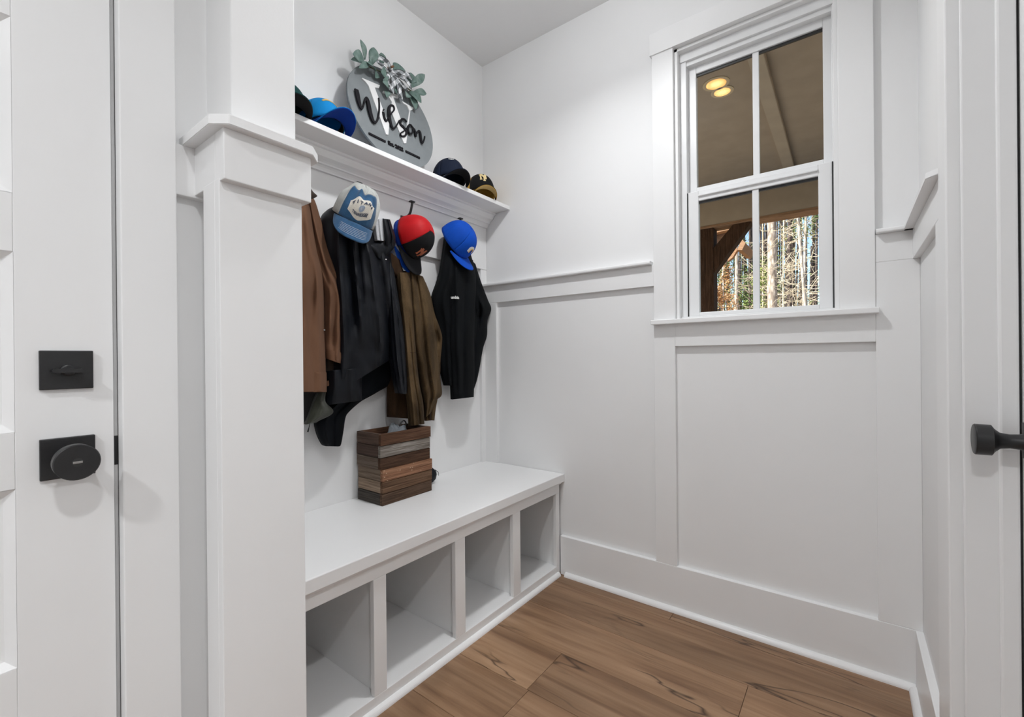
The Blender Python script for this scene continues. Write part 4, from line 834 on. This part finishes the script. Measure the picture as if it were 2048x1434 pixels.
def blades(bm, c, n, r, sz, rng, flat=1):
    for _ in range(n):
        d = Vector((rng.gauss(0, 1), rng.gauss(0, 1), rng.gauss(0, flat))).normalized()*r*rng.random()**.4; p = c+d
        a = Vector((rng.gauss(0, 1), rng.gauss(0, 1), rng.gauss(0, 1))).normalized()*sz*rng.uniform(.6, 1.3); b = a.orthogonal().normalized()*sz*rng.uniform(.18, .4)
        vs = [bm.verts.new(p-a), bm.verts.new(p+b), bm.verts.new(p+a), bm.verts.new(p-b)]; bm.faces.new(vs)
def tree(name, label, group, px, Y, wpx_, mat, top=16, lean=0, fol=None, fmat=None, twigs=0, tz=(1.2, 7), rng=random, tmat=None, fsz=.05):
    b = up(px, 560, 'Y', Y); dpt = (b-CAM).dot(cF); r = wpx_*dpt/FPX/2; x = b.x
    e = empty(name, (x, Y, -.3)); tag(e, label, 'tree', group)
    pts = cr([(x-lean*.5+rng.uniform(-.02, .02), Y, -.35), (x-lean*.1, Y, 1.5), (x+lean*.2+rng.uniform(-.05, .05), Y, 4), (x+lean*.7+rng.uniform(-.1, .1), Y, 8), (x+lean*1.4, Y, top)], 22)
    tube('trunk', pts, [r*(1.1-.55*i/21) for i in range(22)], mat, e, 14)
    if twigs:
        bm = bmesh.new()
        for _ in range(twigs):
            z = rng.uniform(*tz); k = min(21, max(0, int(z/top*21))); p = Vector(pts[k]); p.z = z; az = rng.uniform(0, 2*PI); L = rng.uniform(.5, 1.7); q = [p]; d = Vector((math.cos(az), math.sin(az)*.5, rng.uniform(-.2, .5)))
            for s_ in range(5): d = (d+Vector((rng.gauss(0, .35), rng.gauss(0, .35), rng.gauss(0, .3)))).normalized(); q.append(q[-1]+d*L/5)
            tube_into(bm, q, [max(.003, r*.16*(1-i/6)) for i in range(6)], 5, False)
            for s_ in range(3):
                w0 = q[rng.randint(2, 5)]; d2 = Vector((rng.gauss(0, 1), rng.gauss(0, .6), rng.gauss(0, .8))).normalized()
                tube_into(bm, [w0, w0+d2*L*.2, w0+d2*L*.35+Vector((0, 0, rng.uniform(-.1, .1)))], [.004, .003, .0015], 4, False)
        o = fin('branches', bm, tmat or mat, e); o['kind'] = 'stuff'
    if fol:
        bm = bmesh.new()
        for (fx, fy, fr, n) in fol: blades(bm, up(fx, fy, 'Y', Y), n, fr, fsz, rng)
        o = fin('foliage', bm, fmat, e); o['kind'] = 'stuff'
    return e
rg = random.Random(5)
tree('pine_tree', 'thick sunlit pine trunk with plated bark beyond the porch', None, 1543.5, 11, 20, PINE, 18, -.05, twigs=4, rng=rg)
tree('pine_tree', 'slim pale pine trunk beside the copper-leaved beech', None, 1470.5, 13, 7.5, PALE, 18, 0, twigs=5, rng=rg)
tree('forked_tree', 'pale leaning forked tree with bare twigs', None, 1611, 10, 7, PALE, 12, -.45, twigs=46, tz=(1.4, 5), rng=rg, tmat=STRAW)
tree('forked_tree', 'pale crooked sapling crossing the forked tree', None, 1607, 10.6, 5, PALE, 12, .35, twigs=34, tz=(1.4, 5), rng=rg, tmat=STRAW)
DL = ['slim dark trunk touching the left edge of the thick sunlit pine', 'stout dark trunk between the thick sunlit pine and the forked tree', 'dark straight trunk just behind the pale crooked sapling', 'dark trunk close behind the slim pale pine', 'dark lone trunk against the open sky left of the muntin', 'thin dark trunk behind the copper-leaved beech', 'hair-thin dark trunk in the open sky gap behind the muntin', 'faint dark trunk right behind the thick sunlit pine', 'dark trunk beyond the forked tree beside the window stile', 'very thin dark trunk between two darker pines near the muntin', 'very thin dark trunk behind the straw coloured twigs']
for (px, Y, w), lb in zip(((1530.5, 15, 5), (1578, 13, 10), (1598.5, 16, 6), (1479, 16, 6), (1497.5, 15, 5), (1455, 20, 5), (1512, 22, 4), (1562, 24, 5), (1630, 18, 6), (1489, 25, 4), (1587, 26, 4)), DL):
    fol = [(px+rg.uniform(-22, 22), rg.uniform(400, 480) if px > 1540 else rg.uniform(500, 620), rg.uniform(.4, .8), 90) for _ in range(4)] if Y > 14 else None
    tree('pine_tree', lb, 'dark pine trunks in the woods', px, Y, w, DARKB, 20, rg.uniform(-.1, .1), fol, NEED, 6, (1.2, 6), rg, None, .07)
tree('beech_tree', 'young beech holding copper dry leaves by the porch post', None, 1447, 9, 3, PALE, 5, .1, [(1432+rg.uniform(0, 36), rg.uniform(528, 640), .13, 75) for _ in range(22)], TAN, 26, (1, 3.0), rg, STRAW, .032)
tree('bare_shrub_tree', 'straw coloured bare tree full of thin twigs', None, 1566, 12, 3, STRAW, 7, .1, [(1560+rg.uniform(-14, 75), rg.uniform(440, 640), .3, 34) for _ in range(7)], STRAW, 80, (1.0, 5), rg, STRAW, .05)
tree('bare_shrub_tree', 'yellow green leafy sapling left of the thick pine', None, 1526, 14, 2.5, STRAW, 6, .1, [(1524+rg.uniform(-6, 10), rg.uniform(530, 630), .28, 50) for _ in range(10)], leafmat('yellow_green', (.14, .20, .04), (.36, .40, .12)), 20, (1.0, 4), rg, STRAW, .05)
# far woods: more than anyone could count
bm = bmesh.new()
for k in range(80):
    px = rg.uniform(1380, 1670); Y = rg.uniform(30, 60); b = up(px, 560, 'Y', Y); r = rg.uniform(.07, .18)
    tube_into(bm, [(b.x, Y, -.3), (b.x+rg.uniform(-.2, .2), Y, 5), (b.x+rg.uniform(-.4, .4), Y, rg.uniform(10, 22))], [r, r*.8, r*.4], 6, False)
rg2 = random.Random(11)          # the woods go on to both sides of the view
for k in range(360):
    px = rg2.choice((rg2.uniform(700, 1385), rg2.uniform(1665, 2500))); Y = rg2.uniform(13, 60); b = up(px, 560, 'Y', Y); r = rg2.uniform(.07, .20)
    tube_into(bm, [(b.x, Y, -.3), (b.x+rg2.uniform(-.2, .2), Y, 5), (b.x+rg2.uniform(-.4, .4), Y, rg2.uniform(10, 22))], [r, r*.8, r*.4], 6, False)
o = fin('far_trunks', bm, DARKB); tag(o, 'distant dark tree trunks deep in the woods', 'woods', kind='stuff')
bm = bmesh.new()
for k in range(95):
    px = rg.uniform(1385, 1665); Y = rg.uniform(28, 55); py = rg.choice((rg.uniform(520, 650), rg.uniform(400, 650))); 
    if (1480 < px < 1536 and py < 570) or (1610 < px and 490 < py < 540): continue
    blades(bm, up(px, py, 'Y', Y), 42, rg.uniform(.8, 2.0), .16, rg)
for k in range(420):
    px = rg2.choice((rg2.uniform(700, 1385), rg2.uniform(1665, 2500))); Y = rg2.uniform(20, 55); blades(bm, up(px, rg2.uniform(430, 690), 'Y', Y), 34, rg2.uniform(.7, 1.9), .15, rg2)
o = fin('far_foliage', bm, leafmat('far_needles', (.07, .12, .04), (.30, .33, .14))); tag(o, 'distant hazy green pine foliage deep in the woods', 'woods', kind='stuff')
